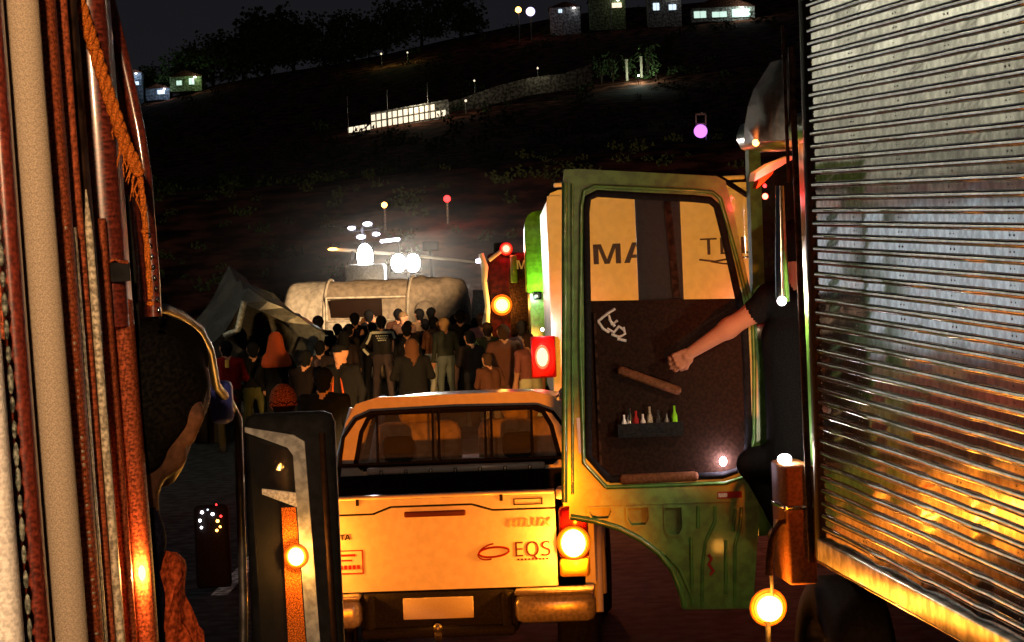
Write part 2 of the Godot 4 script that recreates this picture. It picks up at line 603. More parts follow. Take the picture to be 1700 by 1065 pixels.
func make_materials() -> void:
	mat("asphalt", 0.045, 0.045, 0.047, 0.75, 0.0, "patch", 0.6)
	mat("verge", 0.06, 0.055, 0.03, 0.95, 0.0, "heavy", 0.3)
	mat("earth", 0.19, 0.07, 0.04, 0.95, 0.0, "heavy", 0.05)
	mat("paint_line", 0.7, 0.68, 0.6, 0.7, 0.0, "patch", 1.5)
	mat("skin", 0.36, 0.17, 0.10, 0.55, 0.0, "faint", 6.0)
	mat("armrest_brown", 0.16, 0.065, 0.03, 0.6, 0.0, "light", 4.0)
	mat("skin_shaded", 0.085, 0.042, 0.026, 0.55, 0.0, "light", 6.0)  # shade on the leaning man put into his skin colour
	mat("shoe", 0.02, 0.02, 0.022, 0.6)
	mat("shoe_pale", 0.5, 0.48, 0.42, 0.7)
	mat("rubber", 0.015, 0.015, 0.016, 0.8, 0.0, "light", 3.0)
	mat("black_plastic", 0.017, 0.017, 0.018, 0.55, 0.0, "light", 4.0)
	mat("dark_trim", 0.05, 0.026, 0.017, 0.6, 0.0, "patch", 3.0)
	mat("white_paint", 0.78, 0.76, 0.72, 0.35, 0.0, "faint", 0.8, 0.0, 0.5)
	mat("white_box", 0.74, 0.72, 0.66, 0.5, 0.0, "faint", 0.5)
	mat("chrome", 0.75, 0.75, 0.74, 0.12, 1.0, "light", 3.0)
	mat("steel", 0.4, 0.39, 0.37, 0.4, 0.9, "patch", 2.0)
	mat("aluminium", 0.74, 0.73, 0.70, 0.09, 1.0, "light", 1.6)
	mat("aluminium_dull", 0.6, 0.59, 0.56, 0.38, 1.0, "patch", 1.4)
	mat("green_paint", 0.075, 0.20, 0.035, 0.3, 0.0, "light", 1.3, 0.0, 0.6)
	mat("lime_paint", 0.22, 0.62, 0.02, 0.35, 0.0, "light", 1.0)
	mat("red_paint", 0.18, 0.03, 0.016, 0.32, 0.0, "patch", 18.0, 0.0, 0.5)
	mat("fairing_grey", 0.10, 0.10, 0.10, 0.5, 0.0, "light", 2.0)
	mat("rust_red", 0.36, 0.085, 0.034, 0.55, 0.0, "patch", 22.0)
	mat("grey_beige", 0.36, 0.29, 0.21, 0.75, 0.0, "light", 34.0)
	mat("cream_trim", 0.58, 0.50, 0.35, 0.45, 0.0, "patch", 16.0)
	mat("pale_trim", 0.75, 0.72, 0.66, 0.6, 0.0, "light", 12.0)
	mat("grey_trim", 0.38, 0.39, 0.38, 0.5, 0.0, "light", 4.0)
	mat("bead", 0.25, 0.27, 0.22, 0.5, 0.0, "heavy", 12.0)
	mat("orange_cord", 0.75, 0.20, 0.03, 0.7, 0.0, "fine", 6.0)
	mat("blue_plastic", 0.03, 0.04, 0.22, 0.5)
	mat("tank_pale", 0.56, 0.48, 0.37, 0.5, 0.1, "light", 0.6)
	mat("tank_burnt", 0.36, 0.28, 0.20, 0.5, 0.1, "light", 0.5)
	mat("wreck_grey", 0.20, 0.21, 0.22, 0.45, 0.4, "light", 1.0)
	mat("wreck_dark", 0.05, 0.048, 0.046, 0.5, 0.0, "light", 1.0)
	mat("pale_metal", 0.55, 0.55, 0.47, 0.4, 0.4, "patch", 2.0)
	mat("bark", 0.05, 0.035, 0.025, 0.95)
	mat("leaf", 0.055, 0.09, 0.03, 0.8)
	mat("wall_blue", 0.28, 0.36, 0.48, 0.9, 0.0, "patch", 0.3)
	mat("wall_pale", 0.62, 0.64, 0.58, 0.9, 0.0, "patch", 0.3)
	mat("wall_dim", 0.22, 0.21, 0.17, 0.9, 0.0, "patch", 0.3)
	mat("wall_green", 0.36, 0.5, 0.25, 0.9, 0.0, "patch", 0.3)
	mat("roof_tile", 0.12, 0.05, 0.03, 0.9, 0.0, "heavy", 0.5)
	mat("lettering", 0.03, 0.02, 0.02, 0.6)
	mat("logo_red", 0.30, 0.015, 0.015, 0.5)
	mat("logo_grey", 0.10, 0.02, 0.03, 0.5)
	mat("badge_chrome", 0.32, 0.30, 0.28, 0.35, 0.6)
	mat("lens_red", 0.30, 0.008, 0.008, 0.15, 0.0, "", 1.0, 0.0, 0.6)
	mat("lens_yellow", 0.75, 0.42, 0.04, 0.2, 0.0, "", 1.0, 0.0, 0.6)
	mat("plate_grey", 0.6, 0.58, 0.55, 0.6, 0.0, "faint", 5.0)
	mat("bumper_silver", 0.42, 0.40, 0.37, 0.3, 0.35, "light", 3.0)
	mat("seat_cloth", 0.30, 0.26, 0.22, 0.9, 0.0, "light", 2.0)
	mat("beige_lining", 0.55, 0.48, 0.38, 0.85, 0.0, "light", 1.0)
	mat("brown_trim", 0.022, 0.011, 0.007, 0.55, 0.0, "light", 4.0)
	mat("rescue_red", 0.07, 0.008, 0.006, 0.4, 0.0, "patch", 1.0)
	mat("vest_pale", 0.72, 0.72, 0.62, 0.7)
	mat("orange_cloth", 0.60, 0.10, 0.03, 0.85, 0.0, "fine", 2.0)
	mat("beanie", 0.45, 0.16, 0.06, 0.9, 0.0, "heavy", 9.0)
	pane("glass", 0.6, 0.65, 0.62, 0.03)
	pane("glass_dark", 0.02, 0.02, 0.02, 0.55)
	glow("amber", 1.0, 0.40, 0.05, 26.0)
	glow("amber_small", 1.0, 0.45, 0.08, 10.0)
	glow("amber_far", 1.0, 0.42, 0.06, 14.0)
	glow("halo_hot", 1.0, 0.50, 0.04, 2.6)  # inner step of the painted lamp glare
	glow("halo_warm", 1.0, 0.20, 0.008, 0.55)
	glow("halo_red_hot", 1.0, 0.12, 0.05, 1.6)
	glow("halo_red_warm", 1.0, 0.012, 0.012, 0.3)
	glow("red_lit", 1.0, 0.03, 0.03, 5.0)
	glow("red_bright", 1.0, 0.10, 0.06, 12.0)
	glow("white_lit", 1.0, 0.92, 0.95, 12.0)
	glow("flood", 0.93, 0.93, 1.0, 40.0)
	glow("flood_violet", 0.85, 0.78, 1.0, 9.0)
	glow("violet", 0.70, 0.22, 1.0, 1.6)
	glow("violet_white", 0.72, 0.62, 1.0, 2.2)
	glow("window_warm", 1.0, 0.84, 0.60, 1.25)
	glow("window_cool", 0.68, 0.85, 1.0, 1.3)
	glow("window_mint", 0.72, 1.0, 0.86, 0.9)
	glow("bus_window", 0.72, 0.90, 1.0, 0.65)

func _ready() -> void:
	cloth_noise = FastNoiseLite.new()
	cloth_noise.seed = 4
	cloth_noise.frequency = 0.05
	land_noise = FastNoiseLite.new()
	land_noise.seed = 11
	land_noise.frequency = 0.02

	# camera: standing height of a lorry cab, long lens, tipped a little clockwise
	var cam := Camera3D.new()
	cam.name = "camera"
	cam.position = Vector3(0, 2.5, 0)
	cam.rotation_degrees = Vector3(-0.895, 0, -2.4)
	cam.fov = 15.17
	cam.near = 0.05
	cam.far = 2000.0
	cam.current = true
	add_child(cam)

	var env := Environment.new()
	env.background_mode = Environment.BG_SKY
	var sky := Sky.new()
	var sm := ProceduralSkyMaterial.new()
	sm.sky_top_color = Color(0.0060, 0.0062, 0.0085).linear_to_srgb()
	sm.sky_horizon_color = Color(0.0105, 0.0100, 0.0120).linear_to_srgb()
	sm.ground_bottom_color = Color(0.002, 0.002, 0.002).linear_to_srgb()
	sm.ground_horizon_color = Color(0.004, 0.004, 0.004).linear_to_srgb()
	sky.sky_material = sm
	env.sky = sky
	env.tonemap_mode = Environment.TONE_MAPPER_LINEAR
	env.tonemap_exposure = 1.0
	env.sdfgi_enabled = true
	env.ssao_enabled = true
	env.ssil_enabled = true
	env.volumetric_fog_enabled = true
	env.volumetric_fog_density = 0.0
	var we := WorldEnvironment.new()
	we.name = "environment"
	we.environment = env
	add_child(we)

	var night_fill := DirectionalLight3D.new()
	night_fill.name = "night_fill"  # weak directional fill, added; no moon in view
	night_fill.light_color = Color(0.75, 0.82, 1.0)
	night_fill.light_energy = 0.006
	night_fill.light_angular_distance = 0.5
	night_fill.shadow_enabled = true
	night_fill.rotation_degrees = Vector3(-50, 30, 0)
	add_child(night_fill)

	make_materials()
	build_land()
	build_added_car()
	build_added_cab_lamp()
	build_added_hall()
	build_bus()
	build_box_truck()
	build_pickup()
	build_red_truck()
	build_trailer()
	build_lime_truck()
	build_rescue_truck()
	build_tanker()
	build_wreck()
	build_crane()
	build_hillside()
	build_people()
	build_leaning_man()
	build_driver()

# ---------------------------------------------------------------- ground
func build_land() -> void:
	var st := mb()
	st.set_smooth_group(1)
	var xs := []
	for i in 61:
		xs.append(-300.0 + i * 10.0)
	var zs := []
	var d := -60.0
	while d < 470.0:
		zs.append(d)
		d += 12.0 if d < 24.0 else (4.0 if d < 160.0 else 9.0)
	for i in xs.size() - 1:
		for j in zs.size() - 1:
			var p := func(x: float, depth: float) -> Vector3: return Vector3(x, land_height(x, depth) - 0.004, -depth)
			quad(st, p.call(xs[i], zs[j]), p.call(xs[i + 1], zs[j]), p.call(xs[i + 1], zs[j + 1]), p.call(xs[i], zs[j + 1]))
	structure("terrain", st, M.earth, "dark earth hillside rising behind the crash scene", "hillside")
	st = mb()
	st.set_smooth_group(1)
	var along := [-60.0, -20.0, 0.0, 24.0, 40.0, 60.0, 80.0, 91.0]
	for j in along.size() - 1:
		for i in 12:
			var p := func(x: float, depth: float) -> Vector3: return Vector3(x, road_height(depth) + 0.006, -depth)
			var x0 := -9.0 + i * 1.5
			quad(st, p.call(x0, along[j]), p.call(x0 + 1.5, along[j]), p.call(x0 + 1.5, along[j + 1]), p.call(x0, along[j + 1]))
	structure("road", st, M.asphalt, "dark asphalt road jammed with vehicles", "road")
	st = mb()
	for k in 14:
		var a := 2.0 + k * 6.0
		var y0 := road_height(a) + 0.011
		var y1 := road_height(a + 3.0) + 0.011
		quad(st, Vector3(-2.6, y0, -a), Vector3(-2.46, y0, -a), Vector3(-2.46, y1, -a - 3), Vector3(-2.6, y1, -a - 3))
	structure("road_marking", st, M.paint_line, "worn white dashed lane line on the asphalt", "marking")

# ---------------------------------------------------------------- out of view: car, lamp and hall are added to light the jam
func build_added_car() -> void:
	var t := thing("added_car", "added unseen dark car whose amber beams light the pickup and the silver box", "car", Vector3(0.82, 0, -2.2))  # car added below the view for its amber beams
	var st := mb()
	rbox(st, Vector3(0, 0.62, 0.9), Vector3(1.66, 0.5, 2.0), 0.12)
	obj("bonnet", st, M.black_plastic, t)
	st = mb()
	rbox(st, Vector3(0, 0.45, -0.12), Vector3(1.68, 0.26, 0.2), 0.08)
	obj("bumper", st, M.black_plastic, t)
	st = mb()
	rbox(st, Vector3(0, 1.05, 2.6), Vector3(1.5, 0.62, 1.9), 0.2)
	obj("cabin", st, M.glass_dark, t)
	st = mb()
	rbox(st, Vector3(0, 0.62, 2.9), Vector3(1.66, 0.5, 2.0), 0.12)
	obj("body", st, M.black_plastic, t)
	for s in [-1.0, 1.0]:
		st = mb()
		rbox(st, Vector3(s * 0.62, 0.68, -0.1), Vector3(0.34, 0.17, 0.1), 0.05)
		obj("headlamp", st, M.amber_small, t)
		if s < 0:
			spot("added_headlamp_beam", t, Vector3(s * 0.62, 0.70, -0.22), Vector3(-0.074, 0.028, -1), Color(1.0, 0.20, 0.002), 112.0, 7.6, 0.1)
		else:
			spot("added_headlamp_beam", t, Vector3(s * 0.62, 0.70, -0.22), Vector3(0.07, 0.17, -1), Color(1.0, 0.17, 0.003), 75.0, 9.0, 0.1)
		wheel(t, Vector3(s * 0.74, 0.3, 0.5), 0.3, 0.19)
		wheel(t, Vector3(s * 0.74, 0.3, 3.1), 0.3, 0.19)

func build_added_cab_lamp() -> void:
	var t := thing("added_cab_lamp", "added unseen cream lamp on a bracket lighting the red truck flank", "lamp", Vector3(-0.37, 0, -1.2))  # lamp added to brighten the red truck flank
	var st := mb()
	tube(st, [Vector3(0, 0, 0.1), Vector3(0, 2.0, 0.1), Vector3(0, 2.95, 0.08), Vector3(0, 3.05, 0.05)], [0.05, 0.04, 0.02, 0.02], 10)
	obj("bracket", st, M.steel, t)
	st = mb()
	rbox(st, Vector3(0, 3.05, 0.06), Vector3(0.22, 0.12, 0.05), 0.02)
	obj("lamp_housing", st, M.black_plastic, t)
	lamp("lamp_glass", t, Vector3(0, 3.05, 0.0), 0.05, M.white_lit, Color(1.0, 0.60, 0.31), 6.5, Vector3(1.5, 0.8, 0.5))

# hall and lamps added out of view; the silver box mirrors the lit wall
func build_added_hall() -> void:
	var t := thing("added_hall", "added unseen pale hall lit by wall lamps, mirrored in the silver box", "building", Vector3(-8.6, 0, -31.0))
	var st := mb()
	box(st, Vector3(-2.0, 4.4, 0), Vector3(4.0, 8.8, 20.0))
	obj("wall", st, M.wall_pale, t)
	st = mb()
	box(st, Vector3(-1.9, 8.95, 0), Vector3(4.6, 0.3, 20.6))
	obj("roof", st, M.roof_tile, t)
	for k in 7:
		st = mb()
		box(st, Vector3(0.02, 5.2 if k % 2 else 4.4, -8.6 + k * 2.7), Vector3(0.08, 3.4 if k % 2 else 1.8, 1.1))
		obj("dark_window", st, M.glass_dark, t)
		st = mb()
		box(st, Vector3(0.08, 4.4, -7.3 + k * 2.7), Vector3(0.2, 8.6, 0.35))
		obj("pilaster", st, M.wall_pale, t)
	for z in [-7.0, -2.0, 3.0, 8.0]:
		st = mb()
		tube(st, [Vector3(0, 7.9, z), Vector3(0.9, 8.2, z), Vector3(1.5, 8.1, z)], 0.04, 8)
		obj("lamp_arm", st, M.steel, t)
		lamp("wall_lamp", t, Vector3(1.5, 7.95, z), 0.1, M.window_warm, Color(1, 0.9, 0.66), 0.0)
		spot("wall_lamp_beam", t, Vector3(1.42, 7.85, z), Vector3(-1, -1.3, 0), Color(1, 0.92, 0.74), 62.0, 55.0, 0.1)

func build_bus() -> void:
	var t := thing("white_bus", "white bus with lit windows, hidden ahead of the red truck", "bus", Vector3(-6.3, 0, -23.5))
	var st := mb()
	rbox(st, Vector3(0, 1.0, 0), Vector3(2.5, 1.3, 11.0), 0.08)
	rbox(st, Vector3(0, 3.25, 0), Vector3(2.5, 0.3, 11.0), 0.1)
	for i in 7:
		box(st, Vector3(1.19, 2.4, -5.4 + i * 1.8), Vector3(0.1, 1.5, 0.16))
		box(st, Vector3(-1.19, 2.4, -5.4 + i * 1.8), Vector3(0.1, 1.5, 0.16))
	obj("shell", st, M.white_paint, t)
	for i in 6:
		st = mb()
		box(st, Vector3(1.17, 2.38, -4.5 + i * 1.8), Vector3(0.02, 1.4, 1.62))
		obj("window", st, M.bus_window, t)
	for z in [-3.4, 3.2]:
		for s in [-1.0, 1.0]:
			wheel(t, Vector3(s * 1.1, 0.5, z), 0.5, 0.28)

func wheel(parent: Node, at: Vector3, r: float, w: float) -> Node3D:
	var o := node("wheel", parent, at)
	var x := turned(Vector3.FORWARD, PI / 2)
	var st := mb()
	lathe(st, [Vector2(r * 0.58, -w / 2), Vector2(r * 0.9, -w / 2), Vector2(r, -w * 0.36), Vector2(r, w * 0.36), Vector2(r * 0.9, w / 2), Vector2(r * 0.58, w / 2), Vector2(r * 0.58, -w / 2)], 26, x)
	obj("tyre", st, M.rubber, o)
	st = mb()
	lathe(st, [Vector2(0, -w * 0.3), Vector2(r * 0.2, -w * 0.32), Vector2(r * 0.5, -w * 0.2), Vector2(r * 0.57, -w * 0.46), Vector2(r * 0.57, w * 0.46), Vector2(r * 0.5, w * 0.2), Vector2(r * 0.2, w * 0.32), Vector2(0, w * 0.3)], 22, x)
	obj("rim", st, M.steel, o)
	return o

# ---------------------------------------------------------------- the silver box truck with its green door open
func rib_mesh(seed_: int) -> ArrayMesh:
	var rng := RandomNumberGenerator.new()
	rng.seed = seed_
	var prof := [Vector2(0, 0), Vector2(0.027, 0)]
	for i in range(1, 8):
		var a := PI * i / 8
		prof.append(Vector2(0.027 + 0.014 * (1 - cos(a)), -0.012 * sin(a)))
	prof.append(Vector2(0.055, 0))
	var rows := []
	var z := 0.04
	var sheet := 0
	var tilt := 0.0
	while z < 6.5:
		var at := fmod(z + 0.31, 0.63)
		if at < 0.11:
			sheet += 1
			tilt = rng.randf_range(-0.02, 0.02)
		var w := 0.0035 * (at / 0.63) + tilt * (at - 0.3) + rng.randf_range(-0.00018, 0.00018)
		var pts := []
		for p in prof:
			pts.append(Vector3(p.y - w, p.x + rng.randf_range(-0.0001, 0.0001), z))
		rows.append(pts)
		z += 0.105
	var st := mb()
	for j in rows.size() - 1:
		for i in prof.size() - 1:
			st.set_smooth_group(1 if i == 0 else 2)
			quad(st, rows[j][i], rows[j + 1][i], rows[j + 1][i + 1], rows[j][i + 1])
	st.generate_normals()
	return st.commit()

func build_box_truck() -> void:
	var t := thing("box_truck", "silver ribbed box truck with its green cab door swung open", "truck", Vector3(1.305, 0, -10.5))
	var f := Vector3(-0.1268, 0.0346, -0.9913).normalized()
	var bx := Vector3.UP.cross(-f).normalized()
	t.transform = Transform3D(Basis(bx, (-f).cross(bx), -f), t.position)
	var inv := t.transform.affine_inverse()

	# cargo box
	var cb := node("cargo_box", t)
	var meshes := []
	for i in 5:
		meshes.append(rib_mesh(40 + i))
	for i in 49:
		put("rib", meshes[(i * 3) % 5], M.aluminium, cb, Vector3(0, 1.345 + i * 0.055, 0))
	var st := mb()
	rbox(st, Vector3(-0.008, 1.29, 3.26), Vector3(0.05, 0.105, 6.48), 0.008)
	obj("base_rail", st, M.aluminium_dull, cb)
	st = mb()
	rbox(st, Vector3(-0.02, 1.243, 3.26), Vector3(0.03, 0.014, 6.48), 0.005)
	obj("rail_lip", st, M.aluminium, cb)
	st = mb()
	rbox(st, Vector3(0.03, 2.62, -0.03), Vector3(0.1, 2.8, 0.12), 0.03)
	obj("corner_post", st, M.black_plastic, cb)
	st = mb()
	box(st, Vector3(1.25, 2.66, 3.27), Vector3(2.4, 2.72, 6.4))
	obj("inner_shell", st, M.aluminium_dull, cb)
	st = mb()
	var rng := RandomNumberGenerator.new()
	rng.seed = 5
	for s in 11:
		for k in [0.015, 0.055]:
			var z: float = 0.32 + s * 0.63 - 0.31 + k
			if z < 0.06:
				continue
			for i in 49:
				if rng.randf() < 0.12:
					continue
				var c := Vector3(-0.0015, 1.359 + i * 0.055, z)
				for q in 6:
					var a0 := TAU * q / 6
					var a1 := TAU * (q + 1) / 6
					tri(st, c + Vector3(0, cos(a0), sin(a0)) * 0.0055, c + Vector3(0, cos(a1), sin(a1)) * 0.0055, c + Vector3(-0.0035, 0, 0))
	var rv := obj("rivets", st, M.aluminium_dull, cb)
	rv.set_meta("kind", "stuff")
	st = mb()
	for i in 12:
		box(st, Vector3(1.35, 1.19, 0.3 + i * 0.55), Vector3(1.9, 0.09, 0.08))
	for x in [0.8, 1.7]:
		box(st, Vector3(x, 1.0, 2.3), Vector3(0.09, 0.22, 8.2))
	obj("chassis", st, M.black_plastic, t)

	# cab
	var cab := node("cab", t)
	st = mb()
	var plan := []
	for i in 7:
		var a := PI / 2 * i / 6
		plan.append(Vector2(0.33 - 0.2 * sin(a), 0.47 - 0.2 * (1 - cos(a)) + 0.2 - 0.0))
	plan = [Vector2(0.13, 0.82), Vector2(0.13, 0.50), Vector2(0.145, 0.42), Vector2(0.19, 0.36), Vector2(0.27, 0.32), Vector2(2.1, 0.32), Vector2(2.27, 0.5), Vector2(2.27, 0.82)]
	st.set_smooth_group(2)
	prism(st, plan, 1.32, 3.08, Transform3D(Basis(Vector3(1, 0, 0), Vector3(0, 0, -1), Vector3(0, 1, 0)), Vector3.ZERO))
	st.set_smooth_group(-1)
	box(st, Vector3(1.3, 1.26, -1.3), Vector3(1.9, 0.1, 0.94))
	box(st, Vector3(2.24, 2.0, -1.32), Vector3(0.06, 1.8, 0.98))
	box(st, Vector3(1.2, 1.5, -1.86), Vector3(2.14, 0.8, 0.12))
	box(st, Vector3(0.17, 2.5, -1.83), Vector3(0.06, 1.2, 0.08), turned(Vector3.RIGHT, 0.0))
	obj("shell", st, M.green_paint, cab)
	st = mb()
	rbox(st, Vector3(1.2, 3.13, -1.12), Vector3(2.2, 0.16, 1.66), 0.07)
	obj("roof", st, M.green_paint, cab)
	st = mb()
	box(st, Vector3(1.2, 2.45, -1.87), Vector3(2.0, 1.1, 0.012))
	obj("windscreen", st, M.glass_dark, cab)
	st = mb()
	rbox(st, Vector3(0.75, 1.45, -1.15), Vector3(0.52, 0.16, 0.52), 0.05)
	rbox(st, Vector3(0.75, 1.85, -0.92), Vector3(0.5, 0.72, 0.14), 0.05)
	obj("seat", st, M.black_plastic, cab)
	# roof fairing between cab and box, seen from behind
	st = mb()
	var w2 := func(x: float, y: float, z: float) -> Vector3: return inv * Vector3(x, y, z)
	var fair := [Vector2(0, -0.02), Vector2(0.02, 0.37), Vector2(-0.02, 0.31), Vector2(-0.07, 0.24), Vector2(-0.1, 0.16), Vector2(-0.12, 0.06), Vector2(-0.125, -0.02)]
	st.set_smooth_group(2)
	prism(st, fair, -0.5, 0.0, Transform3D(Basis(), w2.call(1.345, 3.13, -11.2)))
	obj("roof_fairing", st, M.fairing_grey, cab)
	# sun visor end and its marker lamps
	st = mb()
	var vis := [Vector2(-0.15, -0.165), Vector2(-0.14, -0.125), Vector2(-0.07, -0.085), Vector2(0.03, -0.05), Vector2(0.05, -0.062), Vector2(-0.03, -0.105), Vector2(-0.1, -0.14)]
	prism(st, vis, -0.12, 0.0, Transform3D(Basis(), w2.call(1.325, 3.10, -11.45)))
	obj("visor_end", st, M.white_paint, cab)
	st = mb()
	prism(st, [Vector2(-0.14, -0.2), Vector2(-0.12, -0.15), Vector2(-0.05, -0.115), Vector2(-0.06, -0.135), Vector2(-0.11, -0.18)], -0.1, -0.01, Transform3D(Basis(), w2.call(1.325, 3.10, -11.45)))
	obj("visor_bracket", st, M.orange_cord, cab)
	lamp("roof_marker_lamp", cab, w2.call(1.186, 3.115, -11.40), 0.016, M.amber_small, Color(1, 0.2, 0.04), 0.10)
	lamp("roof_marker_lamp", cab, w2.call(1.235, 3.16, -11.42), 0.008, M.white_lit, Color(1, 0.9, 0.9), 0.05)
	lamp("red_marker_lamp", cab, w2.call(1.218, 2.86, -11.38), 0.014, M.red_bright, Color(1, 0.05, 0.05), 0.12)
	lamp("red_marker_lamp", cab, w2.call(1.218, 2.91, -11.38), 0.009, M.red_lit, Color(1, 0.05, 0.05), 0.03)
	# chrome intake stack; the side lamps stand for reflections on the glossy cab
	st = mb()
	tube(st, [w2.call(1.262, 2.36, -11.2), w2.call(1.262, 2.55, -11.2), w2.call(1.268, 2.9, -11.2)], [0.034, 0.03, 0.02], 16)
	obj("intake_stack", st, M.chrome, cab)
	st = mb()
	tube(st, [w2.call(1.292, 1.2, -10.75), w2.call(1.292, 3.5, -10.75)], 0.014, 10)
	tube(st, [w2.call(1.262, 2.9, -10.78), w2.call(1.262, 3.6, -10.78)], 0.008, 8)
	obj("air_hose", st, M.dark_trim, cab)
	lamp("side_lamp", cab, w2.call(1.252, 2.366, -11.16), 0.022, M.white_lit, Color(1, 0.74, 0.48), 0.9)  # cab reflection built as a lamp, brightened to light the door
	lamp("side_lamp", cab, w2.call(1.212, 1.65, -10.95), 0.024, M.white_lit, Color(1, 0.8, 0.6), 0.6, Vector3(1.4, 1, 1))  # second cab reflection built as a lamp
	# skirt, mudguard and the amber side lamp on its stalk
	st = mb()
	rbox(st, w2.call(1.25, 1.36, -11.0), Vector3(0.13, 0.54, 0.3), 0.012)
	obj("side_skirt", st, M.armrest_brown, cab)
	st = mb()
	rbox(st, w2.call(1.24, 1.44, -10.95), Vector3(0.14, 0.02, 0.24), 0.006)
	obj("skirt_trim", st, M.aluminium, cab)
	st = mb()
	var arcp := []
	for i in 9:
		var a := PI * (0.15 + 0.85 * i / 8.0)
		arcp.append(w2.call(1.2 + 0.085 * cos(a), 1.13 + 0.24 * sin(a), -10.9))
	tube(st, arcp, 0.018, 8)
	obj("mudguard_edge", st, M.dark_trim, cab)
	st = mb()
	tube(st, [w2.call(1.13, 1.0, -10.92), w2.call(1.125, 1.2, -10.92), w2.call(1.16, 1.38, -10.92)], 0.009, 8)
	tube(st, [w2.call(1.105, 0.99, -10.92), w2.call(1.10, 0.7, -10.92)], 0.012, 8)
	obj("lamp_stalk", st, M.steel, cab)
	lamp("hazard_lamp", cab, w2.call(1.112, 0.978, -10.9), 0.058, M.amber, Color(1.0, 0.30, 0.02), 1.3)
	lens(cab, w2.call(1.112, 0.978, -10.93), 0.055, M.halo_hot, M.halo_warm)
	for s in [0.28, 2.1]:
		wheel(t, Vector3(s + 0.15, 0.48, -1.3), 0.48, 0.3)
		wheel(t, Vector3(s + 0.15, 0.62, 4.2), 0.48, 0.3)

	# the open door, seen from its inner side
	var door := node("door", t)
	door.transform = inv * Transform3D(Basis(), Vector3(0.29, 0.8, -12.2))
	var outer := [Vector2(-0.070, 0.560), Vector2(-0.034, 1.415), Vector2(-0.002, 2.207), Vector2(0.004, 2.264), Vector2(0.077, 2.264), Vector2(0.381, 2.236), Vector2(0.654, 2.210), Vector2(0.776, 2.198), Vector2(0.818, 2.172), Vector2(0.849, 2.034), Vector2(0.888, 1.803), Vector2(0.933, 1.557), Vector2(0.949, 1.496), Vector2(0.948, 1.251), Vector2(0.943, 0.885), Vector2(0.929, 0.543), Vector2(0.740, 0.548), Vector2(0.312, 0.553)]
	var inner := [Vector2(0.059, 0.799), Vector2(0.078, 1.410), Vector2(0.099, 2.050), Vector2(0.114, 2.126), Vector2(0.164, 2.148), Vector2(0.377, 2.127), Vector2(0.650, 2.103), Vector2(0.741, 2.090), Vector2(0.776, 2.058), Vector2(0.805, 1.929), Vector2(0.843, 1.744), Vector2(0.883, 1.529), Vector2(0.899, 1.467), Vector2(0.900, 1.253), Vector2(0.894, 0.887), Vector2(0.868, 0.704), Vector2(0.745, 0.670), Vector2(0.164, 0.673)]
	outer.reverse()
	inner.reverse()
	st = mb()
	ring(st, outer, inner, -0.07, 0.0)
	obj("door_frame", st, M.green_paint, door)
	# raised flange along the rear edge, rolled lip round the opening, black seal
	st = mb()
	tube(st, [Vector3(-0.062, 0.58, 0.004), Vector3(-0.028, 1.41, 0.004), Vector3(0.006, 2.2, 0.004)], 0.016, 8)
	tube(st, [Vector3(-0.02, 0.62, 0.002), Vector3(0.012, 1.41, 0.002), Vector3(0.042, 2.19, 0.002)], 0.008, 8)
	obj("rear_flange", st, M.green_paint, door)
	var lip := []
	var seal := []
	for i in inner.size() + 1:
		var p: Vector2 = inner[i % inner.size()]
		var c := Vector2(0.5, 1.4)
		var q := p + (p - c).normalized() * 0.028
		lip.append(Vector3(q.x, q.y, 0.004))
		q = p - (p - c).normalized() * 0.012
		seal.append(Vector3(q.x, q.y, -0.008))
	st = mb()
	tube(st, lip, 0.011, 8, false)
	obj("opening_lip", st, M.green_paint, door)
	st = mb()
	tube(st, seal, 0.02, 8, false)
	obj("seal", st, M.rubber, door)
	st = mb()
	box(st, Vector3(0.51, 1.83, -0.05), Vector3(0.8, 0.56, 0.006))
	obj("window_pane", st, M.glass, door)
	st = mb()
	box(st, Vector3(0.645, 1.83, -0.045), Vector3(0.034, 0.54, 0.03), turned(Vector3.FORWARD, -0.06))
	obj("window_divider", st, M.dark_trim, door)
	# inner trim below the window
	st = mb()
	prism(st, [Vector2(0.07, 0.69), Vector2(0.86, 0.69), Vector2(0.9, 0.9), Vector2(0.9, 1.47), Vector2(0.875, 1.575), Vector2(0.06, 1.595)], -0.066, -0.02)
	obj("trim_panel", st, M.brown_trim, door)
	st = mb()
	box(st, Vector3(0.13, 1.12, -0.012), Vector3(0.012, 0.82, 0.016))
	obj("trim_seam", st, M.dark_trim, door)
	st = mb()
	rbox(st, Vector3.ZERO, Vector3(0.34, 0.045, 0.07), 0.018, turned(Vector3.FORWARD, 0.38, Vector3(0.39, 1.18, 0.015)))
	obj("armrest", st, M.armrest_brown, door)
	st = mb()
	rbox(st, Vector3(0.42, 0.685, 0.006), Vector3(0.4, 0.05, 0.05), 0.018)
	obj("lower_ledge", st, M.armrest_brown, door)
	st = mb()
	box(st, Vector3(0.385, 0.905, 0.02), Vector3(0.33, 0.014, 0.085))
	box(st, Vector3(0.385, 0.94, 0.058), Vector3(0.33, 0.055, 0.008))
	obj("door_pocket", st, M.black_plastic, door)
	st = mb()
